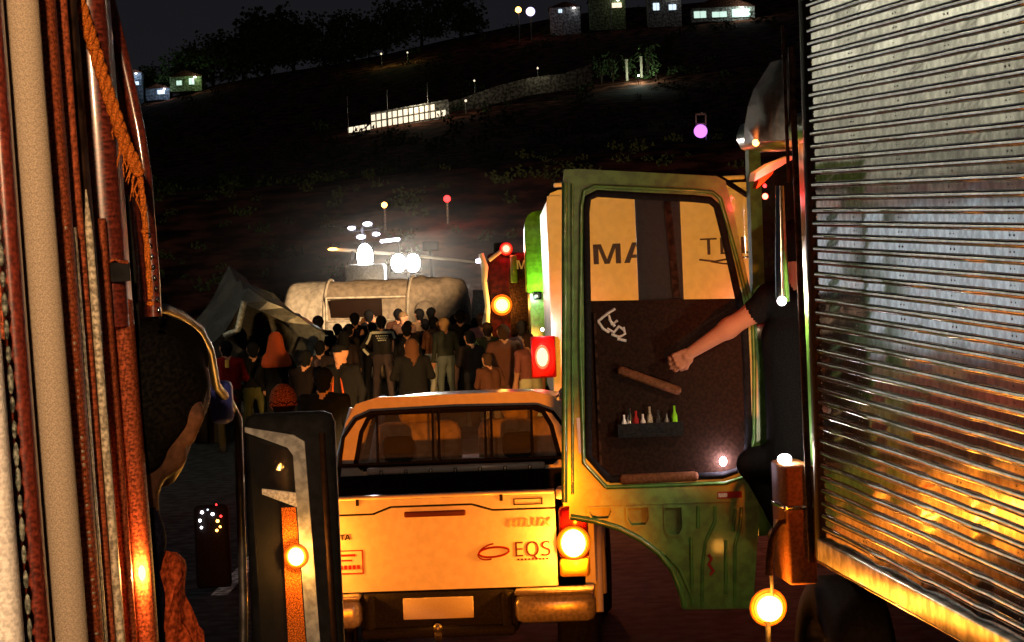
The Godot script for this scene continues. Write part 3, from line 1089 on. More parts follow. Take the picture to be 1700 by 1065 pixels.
	var strokes := [[Vector2(0.145, 1.49), Vector2(0.2, 1.53), Vector2(0.235, 1.55)], [Vector2(0.145, 1.49), Vector2(0.17, 1.45), Vector2(0.2, 1.43)], [Vector2(0.2, 1.52), Vector2(0.215, 1.47), Vector2(0.245, 1.49)], [Vector2(0.19, 1.45), Vector2(0.225, 1.43), Vector2(0.25, 1.46), Vector2(0.275, 1.44)], [Vector2(0.2, 1.5), Vector2(0.23, 1.46)], [Vector2(0.21, 1.42), Vector2(0.25, 1.405), Vector2(0.28, 1.42), Vector2(0.272, 1.455)], [Vector2(0.24, 1.395), Vector2(0.285, 1.385)]]
	for s in strokes:
		var pp := []
		for q in s:
			pp.append(Vector3(q.x, q.y, -0.018))
		tube(st, pp, 0.0075, 6)
	var gr := obj("paint_scrawl", st, M.pale_trim, door)
	gr.set_meta("label", "pale scribbled sticker on the dark door trim")
	lamp("courtesy_lamp", door, Vector3(0.748, 0.755, 0.012), 0.019, M.white_lit, Color(1, 0.8, 1.0), 0.12, Vector3(1, 1.3, 0.6))
	# lower panel with pressed ribs and step recesses
	var low := [Vector2(-0.039, 0.559), Vector2(-0.042, 0.492), Vector2(0.079, 0.468), Vector2(0.200, 0.426), Vector2(0.304, 0.367), Vector2(0.399, 0.289), Vector2(0.463, 0.204), Vector2(0.509, 0.064), Vector2(0.516, 0.009), Vector2(0.870, 0.000), Vector2(0.908, 0.335), Vector2(0.929, 0.541), Vector2(0.740, 0.546), Vector2(0.312, 0.551)]
	var recess_loops := []
	for r in [[Vector2(0.254, 0.54), Vector2(0.363, 0.449)], [Vector2(0.446, 0.538), Vector2(0.528, 0.391)], [Vector2(0.059, 0.545), Vector2(0.175, 0.492)]]:
		var a: Vector2 = r[0]
		var b: Vector2 = r[1]
		recess_loops.append([Vector2(a.x + 0.012, b.y - 0.008), Vector2(b.x - 0.012, b.y - 0.008), Vector2(b.x + 0.008, b.y + 0.03), Vector2(b.x + 0.008, a.y + 0.006), Vector2(a.x - 0.008, a.y + 0.006), Vector2(a.x - 0.008, b.y + 0.03)])
	var pan := CSGPolygon3D.new()
	pan.name = "lower_panel"
	pan.polygon = PackedVector2Array(low)
	pan.depth = 0.03
	pan.material = M.green_paint
	door.add_child(pan, true)
	pan.position = Vector3(0, 0, -0.012)
	for o2 in recess_loops:
		var cc := Vector2.ZERO
		for q in o2:
			cc += q / 6.0
		var i2 := PackedVector2Array()
		for q in o2:
			i2.append(cc + (q - cc) * 0.84)
		var cut := CSGPolygon3D.new()
		cut.name = "recess_cut"
		cut.polygon = i2
		cut.depth = 0.2
		cut.operation = CSGShape3D.OPERATION_SUBTRACTION
		cut.material = M.green_paint
		pan.add_child(cut, true)
		cut.position = Vector3(0, 0, 0.1)
		st = mb()
		ring(st, o2, Array(i2), -0.012, 0.002)
		obj("recess_rim", st, M.green_paint, door)
	st = mb()
	for o2 in recess_loops:
		prism(st, o2, -0.085, -0.075)
		ring(st, o2, [o2[0] * 0.98 + o2[3] * 0.02, o2[1] * 0.98 + o2[4] * 0.02, o2[2] * 0.98 + o2[5] * 0.02, o2[3] * 0.98 + o2[0] * 0.02, o2[4] * 0.98 + o2[1] * 0.02, o2[5] * 0.98 + o2[2] * 0.02], -0.076, -0.043)
	obj("outer_skin", st, M.green_paint, door)
	st = mb()
	var arch := []
	for q in [Vector2(-0.042, 0.492), Vector2(0.079, 0.468), Vector2(0.200, 0.426), Vector2(0.304, 0.367), Vector2(0.399, 0.289), Vector2(0.463, 0.204), Vector2(0.509, 0.064), Vector2(0.516, 0.009)]:
		arch.append(Vector3(q.x + 0.006, q.y + 0.012, -0.006))
	tube(st, arch, 0.016, 8)
	tube(st, [Vector3(0.439, 0.294, -0.01), Vector3(0.506, 0.214, -0.01), Vector3(0.556, 0.090, -0.01), Vector3(0.566, 0.028, -0.01)], 0.008, 8)
	obj("arch_flange", st, M.green_paint, door)
	var ribs := [[Vector2(0.570, 0.374), Vector2(0.568, 0.240), Vector2(0.566, 0.111)], [Vector2(0.699, 0.528), Vector2(0.696, 0.451), Vector2(0.643, 0.347), Vector2(0.623, 0.225), Vector2(0.614, 0.023)], [Vector2(0.614, 0.531), Vector2(0.609, 0.418)], [Vector2(0.747, 0.351), Vector2(0.736, 0.082)], [Vector2(0.802, 0.508), Vector2(0.785, 0.396)], [Vector2(0.833, 0.516), Vector2(0.823, 0.425), Vector2(0.792, 0.325), Vector2(0.779, 0.016)]]
	for r in ribs:
		st = mb()
		var pp := []
		for q in r:
			pp.append(Vector3(q.x, q.y, -0.011))
		tube(st, pp, 0.0095, 8)
		obj("pressed_rib", st, M.green_paint, door)
	st = mb()
	box(st, Vector3(0.775, 0.583, 0.003), Vector3(0.125, 0.034, 0.004))
	obj("warning_label", st, M.logo_red, door)
	st = mb()
	box(st, Vector3(0.74, 0.583, 0.006), Vector3(0.045, 0.02, 0.003))
	obj("label_patch", st, M.pale_trim, door)
	st = mb()
	tube(st, [Vector3(0.655, 0.285, -0.008), Vector3(0.672, 0.262, -0.008), Vector3(0.655, 0.236, -0.008), Vector3(0.678, 0.2, -0.008), Vector3(0.66, 0.18, -0.008)], 0.008, 6)
	obj("red_scrawl", st, M.logo_red, door)
	st = mb()
	box(st, Vector3(0.05, 0.915, 0.004), Vector3(0.028, 0.18, 0.003), turned(Vector3.FORWARD, -0.02))
	obj("edge_label", st, M.plate_grey, door)
	# hinges to the cab and the tall wing mirror outside the window
	for y in [0.75, 1.4]:
		st = mb()
		rbox(st, Vector3(0.98, y, -0.04), Vector3(0.1, 0.09, 0.05), 0.012)
		obj("hinge", st, M.steel, door)
	var mir := node("wing_mirror", door)
	st = mb()
	rbox(st, Vector3(0.495, 1.85, -0.42), Vector3(0.235, 0.62, 0.11), 0.04)
	obj("mirror_housing", st, M.black_plastic, mir)
	st = mb()
	tube(st, [Vector3(0.93, 2.1, -0.08), Vector3(0.8, 2.22, -0.35), Vector3(0.5, 2.18, -0.42)], 0.014, 8)
	obj("mirror_arm", st, M.black_plastic, mir)
	st = mb()
	tube(st, [Vector3(0.93, 1.5, -0.08), Vector3(0.8, 1.5, -0.35), Vector3(0.5, 1.54, -0.42)], 0.014, 8)
	obj("mirror_arm", st, M.black_plastic, mir)
	# what lies in the door pocket
	var spots := [0.255, 0.285, 0.315, 0.35, 0.385, 0.43, 0.47, 0.51]
	var kinds := ["white_paint", "chrome", "logo_red", "pale_trim", "cream_trim", "glass", "steel", "lime_paint"]
	var says := ["small white bottle at the outer end of the door pocket", "small silver can second in the door pocket", "small red can third in the door pocket", "pale plastic bottle fourth in the door pocket", "cream plastic bottle fifth in the door pocket", "clear glass bottle sixth in the door pocket", "grey metal flask seventh in the door pocket", "small green bottle at the inner end of the door pocket"]
	for i in spots.size():
		st = mb()
		var h := 0.1 + 0.018 * ((i * 5) % 3)
		lathe(st, [Vector2(0, 0), Vector2(0.013, 0), Vector2(0.014, 0.004), Vector2(0.014, h * 0.62), Vector2(0.006, h * 0.8), Vector2(0.006, h), Vector2(0, h)], 12)
		var o := obj("bottle", st, M[kinds[i]])
		o.position = Vector3(0.29 + spots[i], 0.8 + 0.9125, -12.2 + 0.033)
		o.set_meta("label", says[i])
		o.set_meta("category", "bottle")
		o.set_meta("group", "bottles and cans in the truck door pocket")

# ---------------------------------------------------------------- white pickup, seen from behind
func build_pickup() -> void:
	var t := thing("pickup", "white pickup truck with lettered tailgate and burning amber hazard lamp", "pickup", Vector3(-0.495, 0, -14.0), deg_to_rad(-3.5))
	var st := mb()
	# tailgate in two pressings with a real groove between
	var tg := node("tailgate", t)
	prism(st, [Vector2(-0.7, 0.738), Vector2(0.7, 0.738), Vector2(0.7, 1.184), Vector2(0.335, 1.184), Vector2(0.215, 1.222), Vector2(-0.255, 1.222), Vector2(-0.36, 1.184), Vector2(-0.7, 1.184)], -0.05, 0.0)
	obj("lower_pressing", st, M.white_paint, tg)
	st = mb()
	prism(st, [Vector2(-0.7, 1.196), Vector2(-0.364, 1.196), Vector2(-0.258, 1.234), Vector2(0.218, 1.234), Vector2(0.338, 1.196), Vector2(0.7, 1.196), Vector2(0.7, 1.272), Vector2(-0.7, 1.272)], -0.05, 0.004)
	obj("upper_pressing", st, M.white_paint, tg)
	st = mb()
	rbox(st, Vector3(0, 1.284, -0.035), Vector3(1.4, 0.022, 0.09), 0.009)
	obj("top_cap", st, M.white_paint, tg)
	st = mb()
	box(st, Vector3(0, 1.0, -0.055), Vector3(1.38, 0.5, 0.02))
	obj("inner_skin", st, M.black_plastic, tg)
	st = mb()
	for x in [-0.45, 0.39]:
		box(st, Vector3(x, 1.262, 0.006), Vector3(0.018, 0.04, 0.006))
	obj("cap_notch", st, M.lettering, tg)
	st = mb()
	rbox(st, Vector3(0.0, 1.181, 0.003), Vector3(0.36, 0.034, 0.02), 0.009)
	obj("handle", st, M.logo_grey, tg)
	st = mb()
	ring(st, [Vector2(0.46, 1.213), Vector2(0.63, 1.213), Vector2(0.63, 1.252), Vector2(0.46, 1.252)], [Vector2(0.468, 1.219), Vector2(0.622, 1.219), Vector2(0.622, 1.246), Vector2(0.468, 1.246)], 0.004, 0.006)
	obj("sticker_outline", st, M.lettering, tg)
	text("lettering", "EQS", 0.085, 0.004, M.logo_grey, tg, Transform3D(Basis(), Vector3(0.558, 0.955, 0.001)), 400, 1.05)
	text("model_badge", "HILUX", 0.044, 0.006, M.badge_chrome, tg, Transform3D(Basis(), Vector3(0.548, 1.106, 0.002)), 700, 1.35, 0.2)
	text("maker_badge", "TOYOTA", 0.03, 0.004, M.lettering, tg, Transform3D(Basis(), Vector3(-0.6, 1.06, 0.001)), 700, 1.25)
	st = mb()
	for i in 9:
		box(st, Vector3(0.475 + i * 0.021, 0.897, 0.001), Vector3(0.012, 0.01, 0.002))
	obj("small_print", st, M.logo_grey, tg)
	# the two crossing red ovals of the logo
	for k in 2:
		st = mb()
		var lp := []
		for i in 29:
			var a := TAU * i / 28
			var q := Vector2(0.088 * cos(a), (0.028 if k == 0 else 0.042) * sin(a)).rotated(0.08 if k == 0 else 0.28)
			lp.append(Vector3(0.335 + q.x - 0.008 * k, 0.945 + q.y + 0.004 * k, 0.001))
			if k == 1 and (i < 6 or i > 20):
				lp.pop_back()
		tube(st, lp, 0.0065 if k == 0 else 0.0045, 6, k == 1)
		obj("logo_oval", st, M.logo_red, tg)
	st = mb()
	ring(st, [Vector2(-0.615, 0.845), Vector2(-0.43, 0.845), Vector2(-0.43, 0.985), Vector2(-0.615, 0.985)], [Vector2(-0.607, 0.852), Vector2(-0.438, 0.852), Vector2(-0.438, 0.978), Vector2(-0.607, 0.978)], 0.0, 0.002)
	box(st, Vector3(-0.535, 0.955, 0.001), Vector3(0.12, 0.014, 0.002))
	box(st, Vector3(-0.545, 0.925, 0.001), Vector3(0.1, 0.01, 0.002))
	for i in 6:
		box(st, Vector3(-0.585 + i * 0.025, 0.885, 0.001), Vector3(0.017, 0.024, 0.002))
	obj("sticker", st, M.logo_red, tg)
	# tail lamps
	for s in [-1.0, 1.0]:
		var tl := node("tail_light", t)
		st = mb()
		rbox(st, Vector3(s * 0.8, 1.09, -0.07), Vector3(0.17, 0.22, 0.16), 0.03)
		obj("red_lens", st, M.lens_red, tl)
		st = mb()
		rbox(st, Vector3(s * 0.8, 0.945, -0.065), Vector3(0.175, 0.1, 0.16), 0.02)
		obj("clear_lens", st, M.lens_red, tl)
		st = mb()
		rbox(st, Vector3(s * 0.8, 0.84, -0.065), Vector3(0.175, 0.11, 0.16), 0.02)
		obj("yellow_lens", st, M.lens_yellow, tl)
		lamp("indicator_lamp", tl, Vector3(s * 0.8, 0.985, 0.045), 0.07, M.amber, Color(1.0, 0.26, 0.015), 2.0, Vector3(1, 1.15, 0.7))
		lens(tl, Vector3(s * 0.8, 0.985, 0.03), 0.062, M.halo_hot, M.halo_warm)
		st = mb()
		rbox(st, Vector3(s * 0.725, 1.27, -0.08), Vector3(0.035, 0.06, 0.2), 0.01)
		obj("latch_cap", st, M.white_paint, t)
	# bumper
	st = mb()
	for s in [-1.0, 1.0]:
		st = mb()
		rbox(st, Vector3(s * 0.68, 0.62, 0.03), Vector3(0.47, 0.17, 0.16), 0.05)
		rbox(st, Vector3(s * 0.68, 0.715, 0.01), Vector3(0.46, 0.03, 0.2), 0.012)
		obj("bumper_corner", st, M.bumper_silver, t)
	st = mb()
	rbox(st, Vector3(0, 0.6, -0.02), Vector3(0.92, 0.26, 0.1), 0.04)
	rbox(st, Vector3(0, 0.5, 0.02), Vector3(0.9, 0.06, 0.16), 0.02)
	for s in [-1.0, 1.0]:
		rbox(st, Vector3(s * 0.4, 0.6, 0.02), Vector3(0.06, 0.25, 0.14), 0.025)
	obj("bumper_step", st, M.black_plastic, t)
	st = mb()
	rbox(st, Vector3(0.0, 0.635, 0.035), Vector3(0.41, 0.125, 0.012), 0.006)
	obj("number_plate", st, M.plate_grey, t)
	st = mb()
	tube(st, [Vector3(0.0, 0.46, 0.0), Vector3(0.0, 0.47, 0.1), Vector3(0.0, 0.5, 0.12)], 0.022, 8)
	ell(st, Vector3(0, 0.53, 0.12), Vector3(0.028, 0.028, 0.028))
	obj("tow_ball", st, M.steel, t)
	# bed
	for s in [-1.0, 1.0]:
		st = mb()
		var side := [Vector2(0.0, 0.72), Vector2(0.0, 1.25), Vector2(1.5, 1.27), Vector2(1.5, 0.62), Vector2(1.22, 0.62), Vector2(1.15, 0.84), Vector2(1.0, 0.95), Vector2(0.72, 0.97), Vector2(0.52, 0.88), Vector2(0.44, 0.7)]
		var xf := Transform3D(Basis(Vector3(0, 0, -1), Vector3(0, 1, 0), Vector3(1, 0, 0)), Vector3(s * 0.885, 0, -0.15))
		prism(st, side, -0.03, 0.03, xf)
		obj("bed_side", st, M.white_paint, t)
		st = mb()
		rbox(st, Vector3(s * 0.83, 1.275, -0.88), Vector3(0.15, 0.03, 1.5), 0.012)
		obj("bed_rail", st, M.black_plastic, t)
		st = mb()
		var ar := []
		for i in 9:
			var a := PI * i / 8
			ar.append(Vector3(s * 0.915, 0.5 + 0.47 * sin(a), -1.0 + 0.45 * cos(a)))
		tube(st, ar, 0.03, 8)
		obj("arch_flare", st, M.white_paint, t)
	st = mb()
	box(st, Vector3(0, 0.8, -0.86), Vector3(1.66, 0.04, 1.56))
	box(st, Vector3(0, 1.04, -1.62), Vector3(1.66, 0.5, 0.04))
	for s in [-1.0, 1.0]:
		box(st, Vector3(s * 0.78, 1.03, -0.86), Vector3(0.03, 0.46, 1.5))
	obj("bed_liner", st, M.black_plastic, t)
	st = mb()
	box(st, Vector3(0, 0.55, -2.4), Vector3(0.9, 0.16, 4.6))
	obj("chassis", st, M.black_plastic, t)
	# cab
	var cab := node("cab", t)
	st = mb()
	var o := []
	var inn := []
	for p in [Vector2(-0.79, 1.0), Vector2(0.79, 1.0), Vector2(0.8, 1.3), Vector2(0.72, 1.64), Vector2(0.65, 1.755), Vector2(0.5, 1.795), Vector2(-0.5, 1.795), Vector2(-0.65, 1.755), Vector2(-0.72, 1.64), Vector2(-0.8, 1.3)]:
		o.append(p)
	for p in [Vector2(-0.62, 1.33), Vector2(0.62, 1.33), Vector2(0.665, 1.37), Vector2(0.62, 1.57), Vector2(0.57, 1.66), Vector2(0.5, 1.69), Vector2(-0.5, 1.69), Vector2(-0.57, 1.66), Vector2(-0.62, 1.57), Vector2(-0.665, 1.37)]:
		inn.append(p)
	ring(st, o, inn, -1.74, -1.68)
	obj("back_panel", st, M.white_paint, cab)
	var sl := []
	for i in inn.size() + 1:
		var p: Vector2 = inn[i % inn.size()]
		sl.append(Vector3(p.x, p.y, -1.675))
	st = mb()
	tube(st, sl, 0.016, 6, false)
	obj("window_seal", st, M.rubber, cab)
	st = mb()
	prism(st, inn, -1.712, -1.706)
	obj("rear_window", st, M.glass, cab)
	st = mb()
	st.set_smooth_group(2)
	for j in 4:
		var z0 := -1.7 - j * 0.4
		var z1 := z0 - 0.4
		for i in 8:
			var x0 := -0.64 + i * 0.16
			var yy := func(x: float, z: float) -> float: return 1.748 + 0.042 * (1.0 - pow(x / 0.66, 4)) - 0.045 * clampf((-z - 1.7) / 1.6, 0, 1)
			quad(st, Vector3(x0, yy.call(x0, z0), z0), Vector3(x0 + 0.16, yy.call(x0 + 0.16, z0), z0), Vector3(x0 + 0.16, yy.call(x0 + 0.16, z1), z1), Vector3(x0, yy.call(x0, z1), z1))
	obj("roof", st, M.white_paint, cab)
	st = mb()
	box(st, Vector3(0, 1.70, -2.5), Vector3(1.24, 0.012, 1.5))
	obj("headliner", st, M.beige_lining, cab)
	st = mb()
	for s in [-1.0, 1.0]:
		prism(st, [Vector2(1.74, 0.55), Vector2(3.7, 0.55), Vector2(3.7, 1.2), Vector2(1.74, 1.25)], -0.03, 0.03, Transform3D(Basis(Vector3(0, 0, -1), Vector3(0, 1, 0), Vector3(1, 0, 0)), Vector3(s * 0.86, 0, 0)))
		tube(st, [Vector3(s * 0.82, 1.22, -1.75), Vector3(s * 0.66, 1.72, -1.76)], 0.045, 8)
		tube(st, [Vector3(s * 0.82, 1.22, -2.65), Vector3(s * 0.66, 1.72, -2.65)], 0.03, 8)
		tube(st, [Vector3(s * 0.82, 1.2, -3.8), Vector3(s * 0.64, 1.72, -3.2)], 0.03, 8)
	obj("door_side", st, M.white_paint, cab)
	st = mb()
	rbox(st, Vector3(0, 0.92, -4.4), Vector3(1.7, 0.5, 1.4), 0.12)
	obj("bonnet", st, M.white_paint, cab)
	st = mb()
	quad(st, Vector3(-0.8, 1.2, -3.8), Vector3(0.8, 1.2, -3.8), Vector3(0.63, 1.7, -3.25), Vector3(-0.63, 1.7, -3.25))
	obj("windscreen", st, M.glass, cab)
	st = mb()
	rbox(st, Vector3(0, 1.12, -2.05), Vector3(1.36, 0.46, 0.16), 0.06)
	obj("rear_bench", st, M.beige_lining, cab)
	for x in [-0.42, 0.38]:
		st = mb()
		rbox(st, Vector3(x, 1.43, -2.02), Vector3(0.21, 0.17, 0.1), 0.04)
		obj("headrest", st, M.black_plastic, cab)
	st = mb()
	for x in [-0.36, 0.36]:
		st = mb()
		rbox(st, Vector3(x, 1.24, -2.75), Vector3(0.6, 0.66, 0.16), 0.08)
		rbox(st, Vector3(x, 1.63, -2.75), Vector3(0.26, 0.14, 0.1), 0.05)
		obj("front_seat", st, M.beige_lining, cab)
	# rack with bars in front of the rear window
	var rack := node("window_guard", t)
	st = mb()
	tube(st, [Vector3(-0.76, 1.28, -1.46), Vector3(-0.72, 1.55, -1.52), Vector3(-0.64, 1.66, -1.56), Vector3(-0.54, 1.70, -1.57), Vector3(0.0, 1.71, -1.57), Vector3(0.54, 1.70, -1.57), Vector3(0.64, 1.66, -1.56), Vector3(0.72, 1.55, -1.52), Vector3(0.76, 1.28, -1.46)], 0.012, 8)
	obj("hoop", st, M.black_plastic, rack)
	for x in [-0.5, -0.14, -0.1, 0.2, 0.24, 0.5]:
		st = mb()
		tube(st, [Vector3(x, 1.36, -1.5), Vector3(x, 1.705, -1.57)], 0.008, 6)
		obj("bar", st, M.black_plastic, rack)
	st = mb()
	tube(st, [Vector3(-0.74, 1.37, -1.5), Vector3(0.74, 1.37, -1.5)], 0.012, 6)
	obj("cross_bar", st, M.black_plastic, rack)
	st = mb()
	rbox(st, Vector3(0, 1.325, -1.52), Vector3(1.15, 0.045, 0.05), 0.012)
	obj("tie_rail", st, M.white_paint, rack)
	for i in 7:
		st = mb()
		rbox(st, Vector3(-0.48 + i * 0.16, 1.315, -1.49), Vector3(0.022, 0.035, 0.03), 0.006)
		obj("hook", st, M.aluminium_dull, rack)
	for s in [-1.0, 1.0]:
		wheel(t, Vector3(s * 0.78, 0.38, -1.0), 0.38, 0.25)
		wheel(t, Vector3(s * 0.78, 0.38, -4.1), 0.38, 0.25)
		st = mb()
		rbox(st, Vector3(s * 0.66, 0.88, -5.09), Vector3(0.32, 0.18, 0.1), 0.05)
		obj("headlight", st, M.window_warm, t)
		spot("headlight_beam", t, Vector3(s * 0.66, 0.88, -5.18), Vector3(0.06, 0.10, -1), Color(1.0, 0.36, 0.006), 44.0, 24.0)
		st = mb()
		rbox(st, Vector3(s * 0.62, 0.6, -5.12), Vector3(0.14, 0.1, 0.06), 0.03)
		obj("added_fog_lamp", st, M.window_warm, t)
		spot("added_crowd_beam", t, Vector3(s * 0.62, 0.6, -5.2), Vector3(-0.178, 0.022, -1), Color(1.0, 0.56, 0.18), 380.0, 7.3)  # added lamp and beam that light the crowd

# ---------------------------------------------------------------- red truck whose flank fills the left edge
func pillar(parent: Node, called: String, x: float, z: float, w: float, deep: float, y0: float, y1: float, m: Material, round_ := 0.004) -> MeshInstance3D:
	# leans a little to the left with height, like the whole cab
	var lean := 0.0315
	var n := 9
	var st := mb()
	st.set_smooth_group(4)
	var rows := []
	var rng := RandomNumberGenerator.new()
	rng.seed = hash(called) + int(x * 1000)
	for i in n + 1:
		var y := lerpf(y0, y1, float(i) / n)
		var cx := x - (y - 2.48) * lean + rng.randf_range(-1, 1) * 0.0006
		var loop := []
		for k in 12:
			var a := TAU * (k + 0.5) / 12
			var q := Vector2(cos(a), sin(a))
			var sq := Vector2(signf(q.x) * pow(absf(q.x), 0.45), signf(q.y) * pow(absf(q.y), 0.45))
			var mix := clampf(round_ / (w * 0.5), 0.0, 1.0)
			q = sq.lerp(q, mix)
			loop.append(Vector3(cx + q.x * w * 0.5, y, z + q.y * deep * 0.5))
		rows.append(loop)
	for i in n:
		for k in 12:
			var k2 := (k + 1) % 12
			quad(st, rows[i][k2], rows[i][k], rows[i + 1][k], rows[i + 1][k2])
	st.set_smooth_group(-1)
	for k in range(1, 11):
		tri(st, rows[n][0], rows[n][k + 1], rows[n][k])
		tri(st, rows[0][0], rows[0][k], rows[0][k + 1])
	return obj(called, st, m, parent)

func beads(st: SurfaceTool, x: float, z: float, r: float, y0: float, y1: float, gap: float, seed_: int) -> void:
	var rng := RandomNumberGenerator.new()
	rng.seed = seed_
	var y := y0
	while y < y1:
		ell(st, Vector3(x - (y - 2.48) * 0.0315, y, z), Vector3(r, gap * rng.randf_range(0.35, 0.62), r) * rng.randf_range(0.85, 1.1), 8, 5)
		y += gap

func build_red_truck() -> void:
	var t := thing("red_truck", "dark red truck cab seen along its door pillars and seals", "truck")
	var y0 := 0.9
	var y1 := 3.3
	pillar(t, "white_panel", -0.632, -2.83, 0.06, 0.06, y0, 2.5, M.pale_trim, 0.012)
	var st := mb()
	beads(st, -0.604, -2.88, 0.0036, 1.9, 2.8, 0.03, 3)
	obj("beaded_seal", st, M.bead, t)
	pillar(t, "door_edge", -0.607, -2.95, 0.026, 0.05, y0, y1, M.red_paint, 0.008)
	pillar(t, "grab_pillar", -0.59, -3.05, 0.046, 0.046, y0, y1, M.grey_beige, 0.023)
	st = mb()
	beads(st, -0.5865, -3.2, 0.0062, 1.95, 2.66, 0.009, 8)
	obj("beaded_seal", st, M.grey_beige, t)
	pillar(t, "door_frame", -0.592, -3.22, 0.028, 0.06, y0, y1, M.rust_red, 0.01)
	pillar(t, "trim_strip", -0.5835, -3.26, 0.0085, 0.02, y0, 2.60, M.cream_trim, 0.003)
	pillar(t, "side_skin", -0.606, -3.33, 0.05, 0.02, y0, y1, M.rust_red, 0.004)
	pillar(t, "side_skin", -0.618, -3.12, 0.05, 0.02, y0, y1, M.rust_red, 0.004)
	pillar(t, "side_skin", -0.632, -2.99, 0.05, 0.02, y0, y1, M.rust_red, 0.004)
	pillar(t, "side_skin", -0.60, -3.66, 0.05, 0.02, y0, y1, M.rust_red, 0.004)
	pillar(t, "dark_channel", -0.599, -3.42, 0.03, 0.06, y0, y1, M.dark_trim, 0.005)
	st = mb()
	tube(st, [Vector3(-0.578 + 0.05, 0.9, -3.35), Vector3(-0.578 + 0.0255, 1.67, -3.35), Vector3(-0.578, 2.48, -3.35), Vector3(-0.582, 2.6, -3.35), Vector3(-0.5835, 2.655, -3.35)], [0.0055, 0.0058, 0.0062, 0.0055, 0.001], 10)
	obj("chrome_strip", st, M.cream_trim, t)
	pillar(t, "rear_panel", -0.6, -3.62, 0.06, 0.1, 2.46, y1, M.red_paint, 0.01)
	pillar(t, "panel_lip", -0.592, -3.54, 0.0125, 0.03, y0, 2.62, M.rust_red, 0.004)
	pillar(t, "lit_panel", -0.583, -3.62, 0.03, 0.06, y0, 2.5, M.rust_red, 0.008)
	# dark slab painted for the shade in a vent recess, with its torn edge
	st = mb()
	box(st, Vector3(-0.576, 2.541, -3.566), Vector3(0.028, 0.028, 0.012))
	obj("vent_shade", st, M.rubber, t)
	st = mb()
	tube(st, [Vector3(-0.592, 2.556, -3.56), Vector3(-0.582, 2.561, -3.558), Vector3(-0.573, 2.556, -3.558), Vector3(-0.562, 2.555, -3.558)], 0.0025, 6)
	obj("vent_lip", st, M.rust_red, t)
	# curved front corner of the cab
	st = mb()
	st.set_smooth_group(1)
	var edge := [Vector3(-0.66, 3.16, -3.85), Vector3(-0.633, 3.036, -3.85), Vector3(-0.622, 2.978, -3.85), Vector3(-0.608, 2.91, -3.85), Vector3(-0.594, 2.833, -3.85), Vector3(-0.583, 2.765, -3.85), Vector3(-0.576, 2.697, -3.85), Vector3(-0.574, 2.63, -3.85), Vector3(-0.571, 2.553, -3.85), Vector3(-0.570, 2.471, -3.85)]
	for i in edge.size() - 1:
		for k in 5:
			var f := func(e: Vector3, q: float) -> Vector3: return e + Vector3(-0.012 - 0.10 * q * q - 0.02 * q, 0, 0.05 - 0.25 * (1 - q) * 0.3 + 0.02 * q)
			var a: Vector3 = edge[i]
			var b: Vector3 = edge[i + 1]
			quad(st, f.call(b, (k + 1) / 5.0), f.call(b, k / 5.0), f.call(a, k / 5.0), f.call(a, (k + 1) / 5.0))
	tube(st, edge, 0.012, 8)
	obj("front_corner", st, M.red_paint, t)
	st = mb()
	tube(st, [Vector3(-0.588, 2.66, -3.72), Vector3(-0.582, 2.56, -3.72), Vector3(-0.578, 2.44, -3.72)], 0.006, 8)
	obj("door_gap_seal", st, M.rubber, t)
	# frayed orange cord with knots
	st = mb()
	var path := [Vector3(-0.6267, 2.9975, -3.54), Vector3(-0.6190, 2.9592, -3.54), Vector3(-0.6095, 2.9229, -3.54), Vector3(-0.5999, 2.8875, -3.54), Vector3(-0.5894, 2.8473, -3.54), Vector3(-0.5788, 2.8071, -3.54), Vector3(-0.5683, 2.7708, -3.54), Vector3(-0.5587, 2.7354, -3.54), Vector3(-0.5463, 2.7067, -3.54), Vector3(-0.5367, 2.6818, -3.54), Vector3(-0.5339, 2.6531, -3.54), Vector3(-0.5329, 2.6196, -3.54), Vector3(-0.5300, 2.5488, -3.54), Vector3(-0.5281, 2.4866, -3.54)]
	var rng := RandomNumberGenerator.new()
	rng.seed = 77
	for strand in 3:
		var pts := []
		var rad := []
		for i in path.size() - 1:
			for q in 5:
				var p: Vector3 = path[i].lerp(path[i + 1], q / 5.0)
				var a := (i * 5 + q) * 0.9 + strand * TAU / 3
				var fat := 0.0055 if i < 9 else 0.0022
				pts.append(p + Vector3(cos(a) * fat, 0, sin(a) * fat) + Vector3(rng.randf_range(-1, 1), 0, 0) * 0.0006)
				rad.append(0.0056 if i < 9 else 0.0028)
		tube(st, pts, rad, 6)
	for k in [[0.0, 1], [0.42, 3], [0.67, 6], [0.9, 8], [0.3, 11], [0.9, 12]]:
		var i: int = k[1]
		var p: Vector3 = path[i].lerp(path[i + 1], k[0])
		ell(st, p + Vector3(0, 0, 0.006), Vector3(0.009, 0.006, 0.009) if i < 10 else Vector3(0.006, 0.004, 0.006), 10, 6)
	for k in 16:
		var i := rng.randi_range(6, 9)
		var p: Vector3 = path[i].lerp(path[i + 1], rng.randf())
		tube(st, [p, p + Vector3(rng.randf_range(-0.012, 0.004), -0.02, 0.004), p + Vector3(rng.randf_range(-0.014, 0.004), rng.randf_range(-0.05, -0.03), 0.004)], [0.0016, 0.0014, 0.0006], 5)
	obj("orange_cord", st, M.orange_cord, t)
	st = mb()
	tube(st, [Vector3(-0.675, 3.05, -3.55), Vector3(-0.652, 2.98, -3.55), Vector3(-0.631, 2.915, -3.55)], [0.007, 0.0065, 0.004], 8)
	tube(st, [Vector3(-0.612, 2.8, -3.62), Vector3(-0.601, 2.77, -3.62), Vector3(-0.592, 2.745, -3.62)], [0.0015, 0.0045, 0.001], 6)
	obj("fringe_strip", st, M.orange_cord, t)
	st = mb()
	for i in 8:
		ell(st, Vector3(-0.5715 + 0.0014 * i, 2.60 - i * 0.017, -3.84), Vector3(0.004, 0.0055, 0.004), 8, 6)
